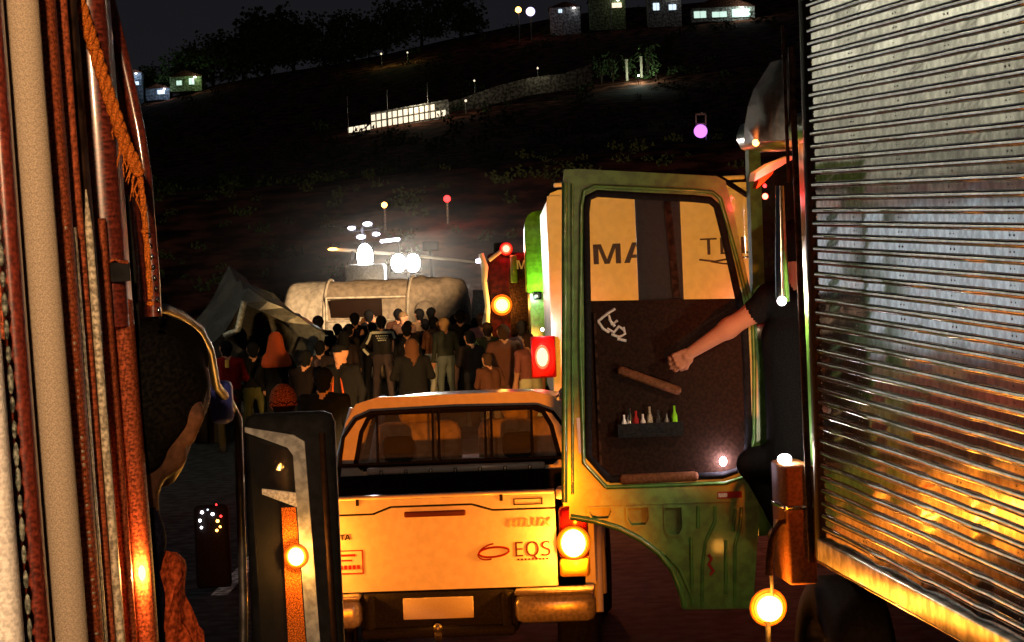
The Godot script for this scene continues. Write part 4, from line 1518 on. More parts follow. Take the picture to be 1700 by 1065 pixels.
	obj("bead_row", st, M.chrome, t)
	lamp("side_marker_lamp", t, Vector3(-0.5665, 2.092, -3.585), 0.007, M.amber_small, Color(1, 0.42, 0.1), 0.18, Vector3(0.8, 1.7, 0.6))
	# body behind the pillars and the front of the cab, out of view
	st = mb()
	rbox(st, Vector3(-1.75, 1.75, -2.6), Vector3(2.2, 2.6, 2.6), 0.15)
	box(st, Vector3(-1.75, 1.0, -0.2), Vector3(2.1, 1.0, 3.0))
	obj("cab_shell", st, M.red_paint, t)
	for z in [-2.9, 0.6]:
		wheel(t, Vector3(-0.86, 0.48, z), 0.48, 0.3)
	# wing mirror on its bowed arm
	var mr := node("wing_mirror", t)
	st = mb()
	tube(st, [Vector3(-0.66, 2.45, -3.9), Vector3(-0.61, 2.48, -3.92), Vector3(-0.586, 2.483, -3.95), Vector3(-0.574, 2.482, -4.0), Vector3(-0.563, 2.47, -4.1), Vector3(-0.546, 2.444, -4.2), Vector3(-0.541, 2.404, -4.3), Vector3(-0.545, 2.336, -4.4), Vector3(-0.54, 2.3, -4.55), Vector3(-0.54, 2.26, -4.68), Vector3(-0.545, 1.9, -4.68), Vector3(-0.56, 1.6, -4.68)], 0.0085, 10)
	obj("mirror_arm", st, M.steel, mr)
	st = mb()
	tube(st, [Vector3(-0.56, 1.62, -4.68), Vector3(-0.66, 1.6, -4.3), Vector3(-0.68, 1.6, -3.9)], 0.0085, 10)
	obj("mirror_arm", st, M.steel, mr)
	st = mb()
	rbox(st, Vector3(-0.55, 2.3, -4.52), Vector3(0.04, 0.08, 0.05), 0.012)
	obj("arm_clamp", st, M.blue_plastic, mr)
	st = mb()
	rbox(st, Vector3(-0.437, 1.96, -4.64), Vector3(0.176, 0.62, 0.07), 0.022)
	obj("mirror_housing", st, M.black_plastic, mr)
	# reflection of a grey frame, built as solid bezel parts: post and cross bar
	st = mb()
	prism(st, [Vector2(-0.518, 2.247), Vector2(-0.518, 2.238), Vector2(-0.438, 2.205), Vector2(-0.428, 2.19), Vector2(-0.412, 1.67), Vector2(-0.386, 1.67), Vector2(-0.405, 2.215), Vector2(-0.425, 2.228)], -4.604, -4.592)
	obj("reflected_post", st, M.grey_trim, mr)
	st = mb()
	prism(st, [Vector2(-0.49, 2.128), Vector2(-0.49, 2.118), Vector2(-0.424, 2.09), Vector2(-0.423, 2.117), Vector2(-0.45, 2.122)], -4.603, -4.593)
	obj("reflected_bar", st, M.pale_trim, mr)
	st = mb()
	prism(st, [Vector2(-0.512, 2.225), Vector2(-0.502, 1.68), Vector2(-0.418, 1.68), Vector2(-0.428, 2.195)], -4.606, -4.602)
	obj("mirror_glass", st, M.glass_dark, mr)
	st = mb()
	prism(st, [Vector2(-0.455, 2.09), Vector2(-0.428, 2.09), Vector2(-0.415, 1.68), Vector2(-0.452, 1.68)], -4.602, -4.598)
	obj("reflected_strip", st, M.orange_cord, mr)  # orange reflection in the mirror, painted as a strip
	st = mb()
	tube(st, [Vector3(-0.372, 2.23, -4.60), Vector3(-0.362, 1.67, -4.60)], 0.006, 8)
	obj("housing_edge", st, M.brown_trim, mr)
	lamp("indicator_lamp", mr, Vector3(-0.43, 1.997, -4.585), 0.015, M.amber, Color(1, 0.4, 0.06), 0.10, Vector3(1, 1.15, 0.6))  # reflected hazard lamp, built as a glowing lamp on the mirror
	lens(mr, Vector3(-0.43, 1.997, -4.588), 0.0145, M.halo_hot, M.halo_warm)

# ---------------------------------------------------------------- vehicles further ahead
func build_trailer() -> void:
	var t := thing("lettered_trailer", "white box trailer with dark lettering seen through the green door window", "trailer", Vector3(1.72, 0, -29.0))
	var st := mb()
	var rear := []
	for p in [Vector2(-1.25, 1.05), Vector2(1.27, 1.05), Vector2(1.27, 3.6), Vector2(-1.1, 3.6), Vector2(-1.2, 3.56), Vector2(-1.25, 3.46)]:
		rear.append(p)
	prism(st, rear, -6.0, -0.03)
	obj("box_body", st, M.white_box, t)
	for s in [-0.62, 0.64]:
		st = mb()
		rbox(st, Vector3(s, 2.3, -0.012), Vector3(1.24, 2.46, 0.03), 0.01)
		obj("rear_door", st, M.white_box, t)
	st = mb()
	rbox(st, Vector3(0.0, 3.66, -0.1), Vector3(2.3, 0.05, 0.2), 0.015)
	obj("top_rail", st, M.white_paint, t)
	text("lettering", "MA", 0.24, 0.01, M.lettering, t, Transform3D(turned(Vector3.BACK, 0.0).basis, Vector3(-0.40, 2.8, 0.006)), 700, 1.35)
	text("lettering", "TBL", 0.2, 0.01, M.lettering, t, Transform3D(Basis(), Vector3(0.9, 2.84, 0.006)), 400, 1.45)
	st = mb()
	tube(st, [Vector3(0.56, 2.69, 0.005), Vector3(0.75, 2.66, 0.005), Vector3(0.95, 2.69, 0.005), Vector3(1.22, 2.7, 0.005)], 0.012, 6)
	tube(st, [Vector3(0.7, 2.66, 0.005), Vector3(0.85, 2.63, 0.005), Vector3(0.98, 2.62, 0.005)], 0.01, 6)
	obj("swoosh", st, M.lettering, t)
	st = mb()
	rbox(st, Vector3(0, 0.98, -0.05), Vector3(2.5, 0.16, 0.12), 0.02)
	rbox(st, Vector3(0, 0.6, -0.05), Vector3(2.4, 0.12, 0.1), 0.02)
	for s in [-0.6, 0.6]:
		box(st, Vector3(s, 0.8, -0.06), Vector3(0.1, 0.4, 0.08))
	box(st, Vector3(0, 0.9, -3.0), Vector3(0.9, 0.2, 5.6))
	obj("chassis", st, M.black_plastic, t)
	for s in [-1.0, 1.0]:
		st = mb()
		rbox(st, Vector3(s * 1.36, 1.6, 0.0), Vector3(0.3, 0.5, 0.08), 0.02)
		obj("lamp_board", st, M.lens_red, t)
		lamp("tail_light", t, Vector3(s * 1.375, 1.60, 0.08), 0.075, M.red_bright, Color(1, 0.12, 0.05), 5.0, Vector3(0.9, 1.5, 0.6))
		lens(t, Vector3(s * 1.375, 1.60, 0.05), 0.08, M.halo_red_hot, M.halo_red_warm, Vector3(0.9, 1.5, 1))
		lamp("side_lamp", t, Vector3(s * 1.36, 1.93, 0.05), 0.02, M.white_lit, Color(1, 0.8, 0.9), 0.1)
		for z in [-1.2, -2.5, -5.2]:
			wheel(t, Vector3(s * 1.05, 0.5, z), 0.5, 0.4)
	st = mb()
	prism(st, [Vector2(-1.12, 1.2), Vector2(-1.0, 1.35), Vector2(-0.98, 1.3), Vector2(-1.1, 1.1)], 0.0, 0.02)
	obj("reflector", st, M.white_paint, t)

func build_lime_truck() -> void:
	var t := thing("lime_truck", "lime green truck body edge showing beside the lettered trailer", "truck", Vector3(1.42, road_height(36.0), -38.4))
	var st := mb()
	var outline := []
	for i in 5:
		var a := PI / 2 * i / 4
		outline.append(Vector2(-0.95 - 0.2 * sin(a), 3.3 + 0.2 * cos(a)))
	outline += [Vector2(-1.15, 2.2), Vector2(1.1, 2.2), Vector2(1.1, 3.5)]
	st.set_smooth_group(2)
	prism(st, outline, -5.0, 0.0)
	obj("upper_body", st, M.lime_paint, t)
	st = mb()
	prism(st, [Vector2(-1.12, 0.7), Vector2(1.1, 0.7), Vector2(1.1, 2.19), Vector2(-1.12, 2.19)], -5.0, -0.02)
	obj("lower_body", st, M.green_paint, t)
	st = mb()
	rbox(st, Vector3(-1.0, 2.15, 0.02), Vector3(0.14, 0.14, 0.05), 0.03)
	obj("rear_fitting", st, M.chrome, t)
	lamp("panel_lamp", t, Vector3(-1.05, 2.12, 0.3), 0.03, M.window_mint, Color(0.8, 1.0, 0.7), 0.6)
	for s in [-1.0, 1.0]:
		wheel(t, Vector3(s * 0.9, 0.45, -1.0), 0.45, 0.3)
		wheel(t, Vector3(s * 0.9, 0.45, -4.0), 0.45, 0.3)

func build_rescue_truck() -> void:
	var g := road_height(42.0)
	var t := thing("rescue_truck", "dark red rescue truck with a red beacon and amber rear lamp", "truck", Vector3(0.35, g, -43.5))
	var st := mb()
	rbox(st, Vector3(0, 1.65, -2.0), Vector3(1.5, 2.4, 4.0), 0.06)
	obj("body", st, M.rescue_red, t)
	st = mb()
	rbox(st, Vector3(0.1, 2.0, 0.03), Vector3(0.95, 1.3, 0.05), 0.02)
	obj("rear_shutter", st, M.dark_trim, t)
	st = mb()
	tube(st, [Vector3(-0.86, 2.85, 0.05), Vector3(-0.8, 2.6, 0.05), Vector3(-0.82, 2.35, 0.05), Vector3(-0.78, 1.9, 0.05), Vector3(-0.82, 1.6, 0.05), Vector3(-0.74, 1.2, 0.05)], [0.05, 0.07, 0.05, 0.05, 0.075, 0.05], 8)
	obj("grab_rail", st, M.vest_pale, t)
	st = mb()
	tube(st, [Vector3(0.1, 2.7, 0.06), Vector3(0.12, 2.3, 0.06), Vector3(0.1, 1.2, 0.06)], 0.028, 8)
	obj("ladder_rail", st, M.vest_pale, t)
	st = mb()
	tube(st, [Vector3(-0.72, 2.72, 0.06), Vector3(-0.5, 2.88, 0.06)], 0.035, 8)
	obj("beacon_arm", st, M.vest_pale, t)
	st = mb()
	rbox(st, Vector3(-0.28, 2.55, 0.06), Vector3(0.12, 0.5, 0.06), 0.02)
	obj("hose_reel", st, M.green_paint, t)
	st = mb()
	rbox(st, Vector3(-0.88, 2.72, 0.06), Vector3(0.16, 0.07, 0.06), 0.02)
	obj("blue_lamp", st, M.flood_violet, t)
	text("lettering", "M", 0.16, 0.02, M.vest_pale, t, Transform3D(Basis(), Vector3(-0.14, 2.62, 0.07)), 700, 1.1)
	lamp("red_beacon", t, Vector3(-0.40, 2.92, 0.08), 0.06, M.red_bright, Color(1, 0.03, 0.05), 1.2)
	lens(t, Vector3(-0.40, 2.92, 0.05), 0.075, M.halo_red_hot, M.halo_red_warm)
	lamp("amber_lamp", t, Vector3(-0.52, 1.91, 0.12), 0.11, M.amber_far, Color(1, 0.4, 0.06), 1.6)
	lens(t, Vector3(-0.52, 1.91, 0.08), 0.12, M.halo_hot, M.halo_warm)
	st = mb()
	rbox(st, Vector3(-0.5, 2.95, -0.7), Vector3(0.26, 0.2, 0.14), 0.04)
	obj("added_work_lamp", st, M.black_plastic, t)  # work lamp added to light the tanker
	lamp("added_work_glass", t, Vector3(-0.5, 2.95, -0.79), 0.09, M.white_lit, Color(1, 0.8, 0.55), 0.0, Vector3(1, 0.8, 0.4))
	spot("added_work_beam", t, Vector3(-0.5, 2.95, -0.9), Vector3(-2.9, -1.45, -11), Color(1, 0.68, 0.38), 440.0, 18.0, 0.1)
	for s in [-1.0, 1.0]:
		wheel(t, Vector3(s * 0.6, 0.45, -0.9), 0.45, 0.28)
		wheel(t, Vector3(s * 0.6, 0.45, -3.2), 0.45, 0.28)

func build_tanker() -> void:
	var g := road_height(55.0)
	var t := thing("overturned_tanker", "overturned tan tanker lying on its side behind the crowd", "tanker", Vector3(-3.0, g, -56.2), deg_to_rad(-6))
	var nz := FastNoiseLite.new()
	nz.seed = 6
	nz.frequency = 0.9
	# barrel swept along x with dents, split in sections that differ in look
	var section := func(called: String, x0: float, x1: float, r0: float, r1: float, dent: float, m: Material, ends: Array) -> void:
		var st := mb()
		st.set_smooth_group(1)
		var rows := []
		var nx := 14
		for i in nx + 1:
			var q := float(i) / nx
			var x := lerpf(x0, x1, q)
			var r := lerpf(r0, r1, q)
			if ends[0] and q < 0.25:
				r *= sqrt(maxf(0.0, 1.0 - pow(1.0 - q / 0.25, 2.2)))
			if ends[1] and q > 0.75:
				r *= sqrt(maxf(0.0, 1.0 - pow((q - 0.75) / 0.25, 2.2)))
			var loop := []
			for k in 28:
				var a := TAU * k / 28
				var rr := r + dent * nz.get_noise_3d(x * 2.0, cos(a) * 2.0, sin(a) * 2.0)
				loop.append(Vector3(x, 1.2 + rr * 1.0 * sin(a), rr * 0.92 * cos(a)))
			rows.append(loop)
		for i in nx:
			for k in 28:
				var k2 := (k + 1) % 28
				quad(st, rows[i][k], rows[i][k2], rows[i + 1][k2], rows[i + 1][k])
		obj(called, st, m, t)
	section.call("end_tank", -2.35, -1.2, 1.12, 1.2, 0.05, M.tank_pale, [true, false])
	section.call("middle_tank", -1.19, 0.75, 1.17, 1.15, 0.04, M.tank_burnt, [false, false])
	section.call("crushed_tank", 0.7, 2.1, 1.2, 1.12, 0.14, M.tank_burnt, [false, true])
	for x in [-1.2, 0.74]:
		var st := mb()
		var lp := []
		for k in 29:
			var a := TAU * k / 28
			lp.append(Vector3(x, 1.2 + 1.2 * sin(a), 1.12 * cos(a)))
		tube(st, lp, 0.035, 6, false)
		obj("band", st, M.tank_pale, t)
	var st := mb()
	tube(st, [Vector3(-1.15, 1.98, 0.98), Vector3(0.7, 1.95, 1.0)], 0.03, 6)
	tube(st, [Vector3(-1.15, 1.98, 0.98), Vector3(-1.12, 1.0, 1.14)], 0.03, 6)
	tube(st, [Vector3(-1.15, 1.45, 1.12), Vector3(0.7, 1.42, 1.12)], 0.02, 6)
	obj("walkway_rail", st, M.tank_pale, t)
	st = mb()
	rbox(st, Vector3(-0.45, 1.72, 1.02), Vector3(1.2, 0.42, 0.06), 0.02)
	obj("side_locker", st, M.brown_trim, t)
	st = mb()
	rbox(st, Vector3(-0.75, 1.2, 1.12), Vector3(0.75, 0.45, 0.05), 0.02)
	obj("pale_panel", st, M.tank_pale, t)
	st = mb()
	rbox(st, Vector3(2.35, 1.75, 0.3), Vector3(0.7, 0.9, 0.12), 0.03, turned(Vector3.FORWARD, 0.08))
	obj("torn_plate", st, M.wreck_grey, t)
	st = mb()
	lathe(st, [Vector2(0, 0.14), Vector2(0.2, 0.14), Vector2(0.24, 0.0)], 18, turned(Vector3.RIGHT, PI / 2, Vector3(1.15, 1.6, 1.1)))
	obj("manhole", st, M.tank_burnt, t)
	st = mb()
	box(st, Vector3(0, 0.35, -1.1), Vector3(4.4, 0.6, 0.2))
	obj("chassis_beam", st, M.black_plastic, t)

func build_wreck() -> void:
	var t := thing("wrecked_cab", "crumpled dark truck cab tilted over at the roadside", "wreck", Vector3(-4.25, road_height(38.0), -38.6))
	var nz := FastNoiseLite.new()
	nz.seed = 15
	nz.frequency = 0.8
	# the crushed cab: a tilted box whose faces are folded into flat facets, front face open where the windscreen was
	var tip := Transform3D(Basis(Vector3.BACK, deg_to_rad(-33)) * Basis(Vector3.UP, deg_to_rad(24)), Vector3(0.02, 1.5, -0.4))
	var fold := func(p: Vector3) -> Vector3: return tip * (p + Vector3(nz.get_noise_3d(p.x * 2, p.y * 2, p.z * 2), nz.get_noise_3d(p.y * 2, p.z * 2 + 9, p.x * 2), nz.get_noise_3d(p.z * 2, p.x * 2 + 4, p.y * 2)) * 0.22)
	var sheet := func(called: String, o: Vector3, u: Vector3, v: Vector3, nu: int, nv: int, m: Material) -> void:
		var st := mb()
		for i in nu:
			for k in nv:
				quad(st, fold.call(o + u * i / nu + v * k / nv), fold.call(o + u * (i + 1) / nu + v * k / nv), fold.call(o + u * (i + 1) / nu + v * (k + 1) / nv), fold.call(o + u * i / nu + v * (k + 1) / nv))
		obj(called, st, m, t)
	sheet.call("roof_panel", Vector3(-0.72, 0.82, 0.7), Vector3(1.44, 0, 0), Vector3(0, 0, -1.5), 5, 5, M.wreck_grey)
	sheet.call("side_panel", Vector3(0.72, -0.95, 0.7), Vector3(0, 0, -1.5), Vector3(0, 1.77, 0), 5, 5, M.wreck_grey)
	sheet.call("side_panel", Vector3(-0.72, -0.95, -0.8), Vector3(0, 0, 1.5), Vector3(0, 1.77, 0), 5, 5, M.wreck_dark)
	sheet.call("front_panel", Vector3(-0.72, -0.95, 0.7), Vector3(1.44, 0, 0), Vector3(0, 0.85, 0), 5, 3, M.wreck_dark)
	sheet.call("back_panel", Vector3(0.72, -0.95, -0.8), Vector3(-1.44, 0, 0), Vector3(0, 1.77, 0), 5, 5, M.wreck_dark)
	sheet.call("brow_panel", Vector3(-0.72, 0.58, 0.72), Vector3(1.44, 0, 0), Vector3(0, 0.24, 0), 5, 1, M.wreck_grey)
	for q in [[Vector3(-0.68, -0.1, 0.72), Vector3(-0.66, 0.6, 0.72), 0.05], [Vector3(0.68, -0.1, 0.72), Vector3(0.66, 0.6, 0.72), 0.05], [Vector3(0.08, -0.3, 0.78), Vector3(0.0, 0.35, 0.8), 0.035], [Vector3(0.3, -0.35, 0.78), Vector3(0.22, 0.3, 0.8), 0.03]]:
		var st := mb()
		tube(st, [fold.call(q[0]), fold.call((q[0] + q[1]) / 2 + Vector3(0.04, 0, 0.03)), fold.call(q[1])], q[2], 8)
		obj("bent_post", st, M.pale_metal, t)
	var st := mb()
	rbox(st, Vector3.ZERO, Vector3(1.3, 0.18, 0.2), 0.05, Transform3D(tip.basis, tip * Vector3(0, -0.85, 0.85)))
	obj("bumper", st, M.wreck_grey, t)
	st = mb()
	box(st, Vector3(0, 0.35, -0.4), Vector3(1.3, 0.7, 1.6))
	obj("chassis_stump", st, M.black_plastic, t)
	wheel(t, Vector3(-0.75, 0.46, 0.3), 0.46, 0.28)
	wheel(t, Vector3(0.75, 0.46, 0.3), 0.46, 0.28)

func build_crane() -> void:
	var g := road_height(72.0)
	var t := thing("crane_truck", "crane truck with a long pale boom and blazing floodlights behind the tanker", "crane", Vector3(-3.4, g, -73.0))
	var st := mb()
	rbox(st, Vector3(0.2, 1.3, -1.0), Vector3(2.4, 1.5, 5.0), 0.08)
	rbox(st, Vector3(-0.9, 2.2, 0.6), Vector3(1.2, 1.0, 1.6), 0.1)
	obj("body", st, M.wreck_grey, t)
	st = mb()
	tube(st, [Vector3(-1.92, 3.2, 0.3), Vector3(0.4, 2.92, 0.3), Vector3(2.6, 2.6, 0.3)], [0.06, 0.05, 0.035], 8)
	obj("boom", st, M.cream_trim, t)
	st = mb()
	tube(st, [Vector3(-1.6, 2.0, 0.2), Vector3(-1.3, 3.12, 0.3)], 0.07, 8)
	tube(st, [Vector3(0.4, 2.0, 0.2), Vector3(0.4, 2.95, 0.3)], 0.07, 8)
	obj("boom_post", st, M.black_plastic, t)
	for q in [[-0.93, 2.93, 0.24, 0.40], [0.06, 2.70, 0.22, 0.28], [0.50, 2.68, 0.22, 0.28]]:
		st = mb()
		rbox(st, Vector3(q[0], q[1], 0.42), Vector3(q[2] * 2.1, q[3] * 2.1, 0.16), 0.05)
		obj("lamp_housing", st, M.black_plastic, t)
		st = mb()
		ell(st, Vector3.ZERO, Vector3(q[2], q[3], 0.08), 16, 10)
		var o := obj("floodlight", st, M.flood, t)
		o.position = Vector3(q[0], q[1], 0.55)
		spot("floodlight_beam", o, Vector3(0, 0, 0.12), Vector3(0.1, -0.10, 1), Color(1, 0.9, 0.78), 120.0, 70.0, 0.2)
	st = mb()
	rbox(st, Vector3(1.0, 3.2, -1.0), Vector3(0.5, 0.3, 0.2), 0.05)
	tube(st, [Vector3(1.0, 2.0, -1.0), Vector3(1.0, 3.1, -1.0)], 0.05, 8)
	obj("added_bank_lamp", st, M.black_plastic, t)
	spot("added_bank_beam", t, Vector3(1.0, 3.2, -1.2), Vector3(0.28, 0.09, -1), Color(1, 0.5, 0.32), 650.0, 26.0, 0.2)  # lamp added to brighten the brown bank
	lamp("boom_tip_lamp", t, Vector3(-1.9, 3.2, 0.42), 0.06, M.amber_small, Color(1, 0.35, 0.1), 0.6, Vector3(2.5, 0.8, 0.8))
	st = mb()
	rbox(st, Vector3(0.1, 3.4, 0.3), Vector3(0.6, 0.1, 0.12), 0.04, turned(Vector3.FORWARD, -0.08))
	obj("light_bar", st, M.flood_violet, t)
	st = mb()
	tube(st, [Vector3(0.1, 2.8, 0.25), Vector3(0.1, 3.4, 0.28)], 0.04, 8)
	obj("light_bar_post", st, M.black_plastic, t)
	for s in [-1.0, 1.0]:
		for z in [-2.6, 0.4]:
			wheel(t, Vector3(0.2 + s * 1.0, 0.5, z), 0.5, 0.3)
	# mast with four smaller lamps
	var m := thing("light_mast", "telescopic light mast carrying four small white lamps above the crane truck", "light mast", Vector3(-4.55, road_height(75.0), -75.2))
	st = mb()
	tube(st, [Vector3(0, 0, 0), Vector3(0, 2.0, 0), Vector3(0, 3.85, 0)], [0.09, 0.06, 0.04], 10)
	tube(st, [Vector3(-0.35, 3.72, -0.06), Vector3(0.5, 3.8, -0.06)], 0.02, 8)
	obj("mast", st, M.black_plastic, m)
	for q in [[-0.32, 3.84, 0.12], [0.18, 3.95, 0.14], [-0.04, 3.55, 0.14], [0.44, 3.62, 0.12]]:
		st = mb()
		rbox(st, Vector3(q[0], q[1], 0.02), Vector3(q[2] * 2.2, 0.2, 0.12), 0.04)
		obj("lamp_housing", st, M.black_plastic, m)
		lamp("mast_lamp", m, Vector3(q[0], q[1], 0.1), q[2], M.flood_violet, Color(0.9, 0.85, 1.0), 4.0, Vector3(1, 0.45, 0.4))

# ---------------------------------------------------------------- the dark hillside with its houses, lights and trees
func on_hill(x: float, depth: float) -> Vector3:
	return Vector3(x, land_height(x, depth), -depth)

func tree(label: String, at: Vector3, h: float, wide: float, seed_: int, m: Material, group: String) -> void:
	var t := thing("broadleaf_tree", label, "tree", at + Vector3(0, -0.4, 0), 0.0, group)
	var rng := RandomNumberGenerator.new()
	rng.seed = seed_
	var st := mb()
	tube(st, [Vector3.ZERO, Vector3(0.1, h * 0.3, 0), Vector3(-0.1, h * 0.6, 0.1), Vector3(0.1, h * 0.85, 0)], [h * 0.035, h * 0.028, h * 0.016, h * 0.006], 7)
	var clumps := []
	for k in 16:
		var a := k * 2.399 + rng.randf()
		var up := rng.randf_range(0.2, 0.92)
		var out := wide * 0.5 * rng.randf_range(0.25, 0.8) * sqrt(maxf(0.15, 1.0 - pow((up - 0.55) / 0.5, 2)))
		var c := Vector3(cos(a) * out, h * up, sin(a) * out)
		clumps.append([c, wide * rng.randf_range(0.13, 0.24)])
		tube(st, [Vector3(0, h * (up - 0.25), 0), Vector3(c.x * 0.5, h * (up - 0.1), c.z * 0.5), c], [h * 0.012, h * 0.008, h * 0.003], 5)
	obj("trunk", st, M.bark, t)
	st = mb()
	for c in clumps:
		for i in 95:
			var d: Vector3 = Vector3(rng.randfn(), rng.randfn() * 0.75, rng.randfn()).normalized() * c[1] * pow(rng.randf(), 0.4) * 1.15
			var p: Vector3 = c[0] + d
			var b := Basis(Vector3(rng.randfn(), rng.randfn(), rng.randfn()).normalized(), rng.randf() * TAU)
			var s := h * rng.randf_range(0.022, 0.042)
			tri(st, p + b * Vector3(-s, 0, 0), p + b * Vector3(s, -s * 0.3, 0), p + b * Vector3(0.0, s * 1.3, 0.2 * s))
			tri(st, p + b * Vector3(s, -s * 0.3, 0), p + b * Vector3(s * 1.2, s, -0.2 * s), p + b * Vector3(0.0, s * 1.3, 0.2 * s))
	obj("crown", st, m, t)

func house(label: String, at: Vector3, size: Vector3, wall: Material, panes: Material, lit: Array, turn := 0.0, lamp_energy := 0.0, c := Color(1, 1, 1)) -> Node3D:
	var t := thing("house", label, "house", at + Vector3(0, -0.8, 0), turn, "houses on the dark hill")
	var st := mb()
	box(st, Vector3(0, size.y / 2, 0), size)
	obj("wall", st, wall, t)
	st = mb()
	var w := size.x / 2 + 0.25
	prism(st, [Vector2(-w, size.y), Vector2(w, size.y), Vector2(w * 0.1, size.y + size.x * 0.18), Vector2(-w * 0.1, size.y + size.x * 0.18)], -size.z / 2 - 0.3, size.z / 2 + 0.3)
	obj("roof", st, M.roof_tile, t)
	for q in lit:
		st = mb()
		box(st, Vector3(q[0], q[1], size.z / 2 + 0.03), Vector3(q[2], q[3], 0.08))
		var o := obj("window", st, panes, t)
		st = mb()
		box(st, Vector3(q[0], q[1], size.z / 2 + 0.09), Vector3(0.06, q[3], 0.03))
		box(st, Vector3(q[0], q[1] - q[3] / 2 - 0.05, size.z / 2 + 0.09), Vector3(q[2] + 0.2, 0.08, 0.14))
		obj("window_bar", st, M.wall_pale, o)
	if lamp_energy > 0.0:
		st = mb()
		rbox(st, Vector3(size.x * 0.3, size.y - 0.2, size.z / 2 + 0.35), Vector3(0.3, 0.2, 0.3), 0.05)
		obj("porch_lamp", st, M.white_lit, t)
		omni("porch_light", t, Vector3(size.x * 0.3, size.y - 0.3, size.z / 2 + 1.6), c, lamp_energy, 0.1)
	return t

func post_lamp(label: String, at: Vector3, h: float, r: float, m: Material, c: Color, energy: float) -> void:
	var t := thing("lamp_post", label, "lamp post", at + Vector3(0, -0.3, 0), 0.0, "small lamps on the dark slope")
	var st := mb()
	tube(st, [Vector3.ZERO, Vector3(0, h + 0.3 - r, 0)], 0.05 + r * 0.08, 7)
	obj("post", st, M.steel, t)
	lamp("lamp_globe", t, Vector3(0, h + 0.3, 0), r, m, c, energy)

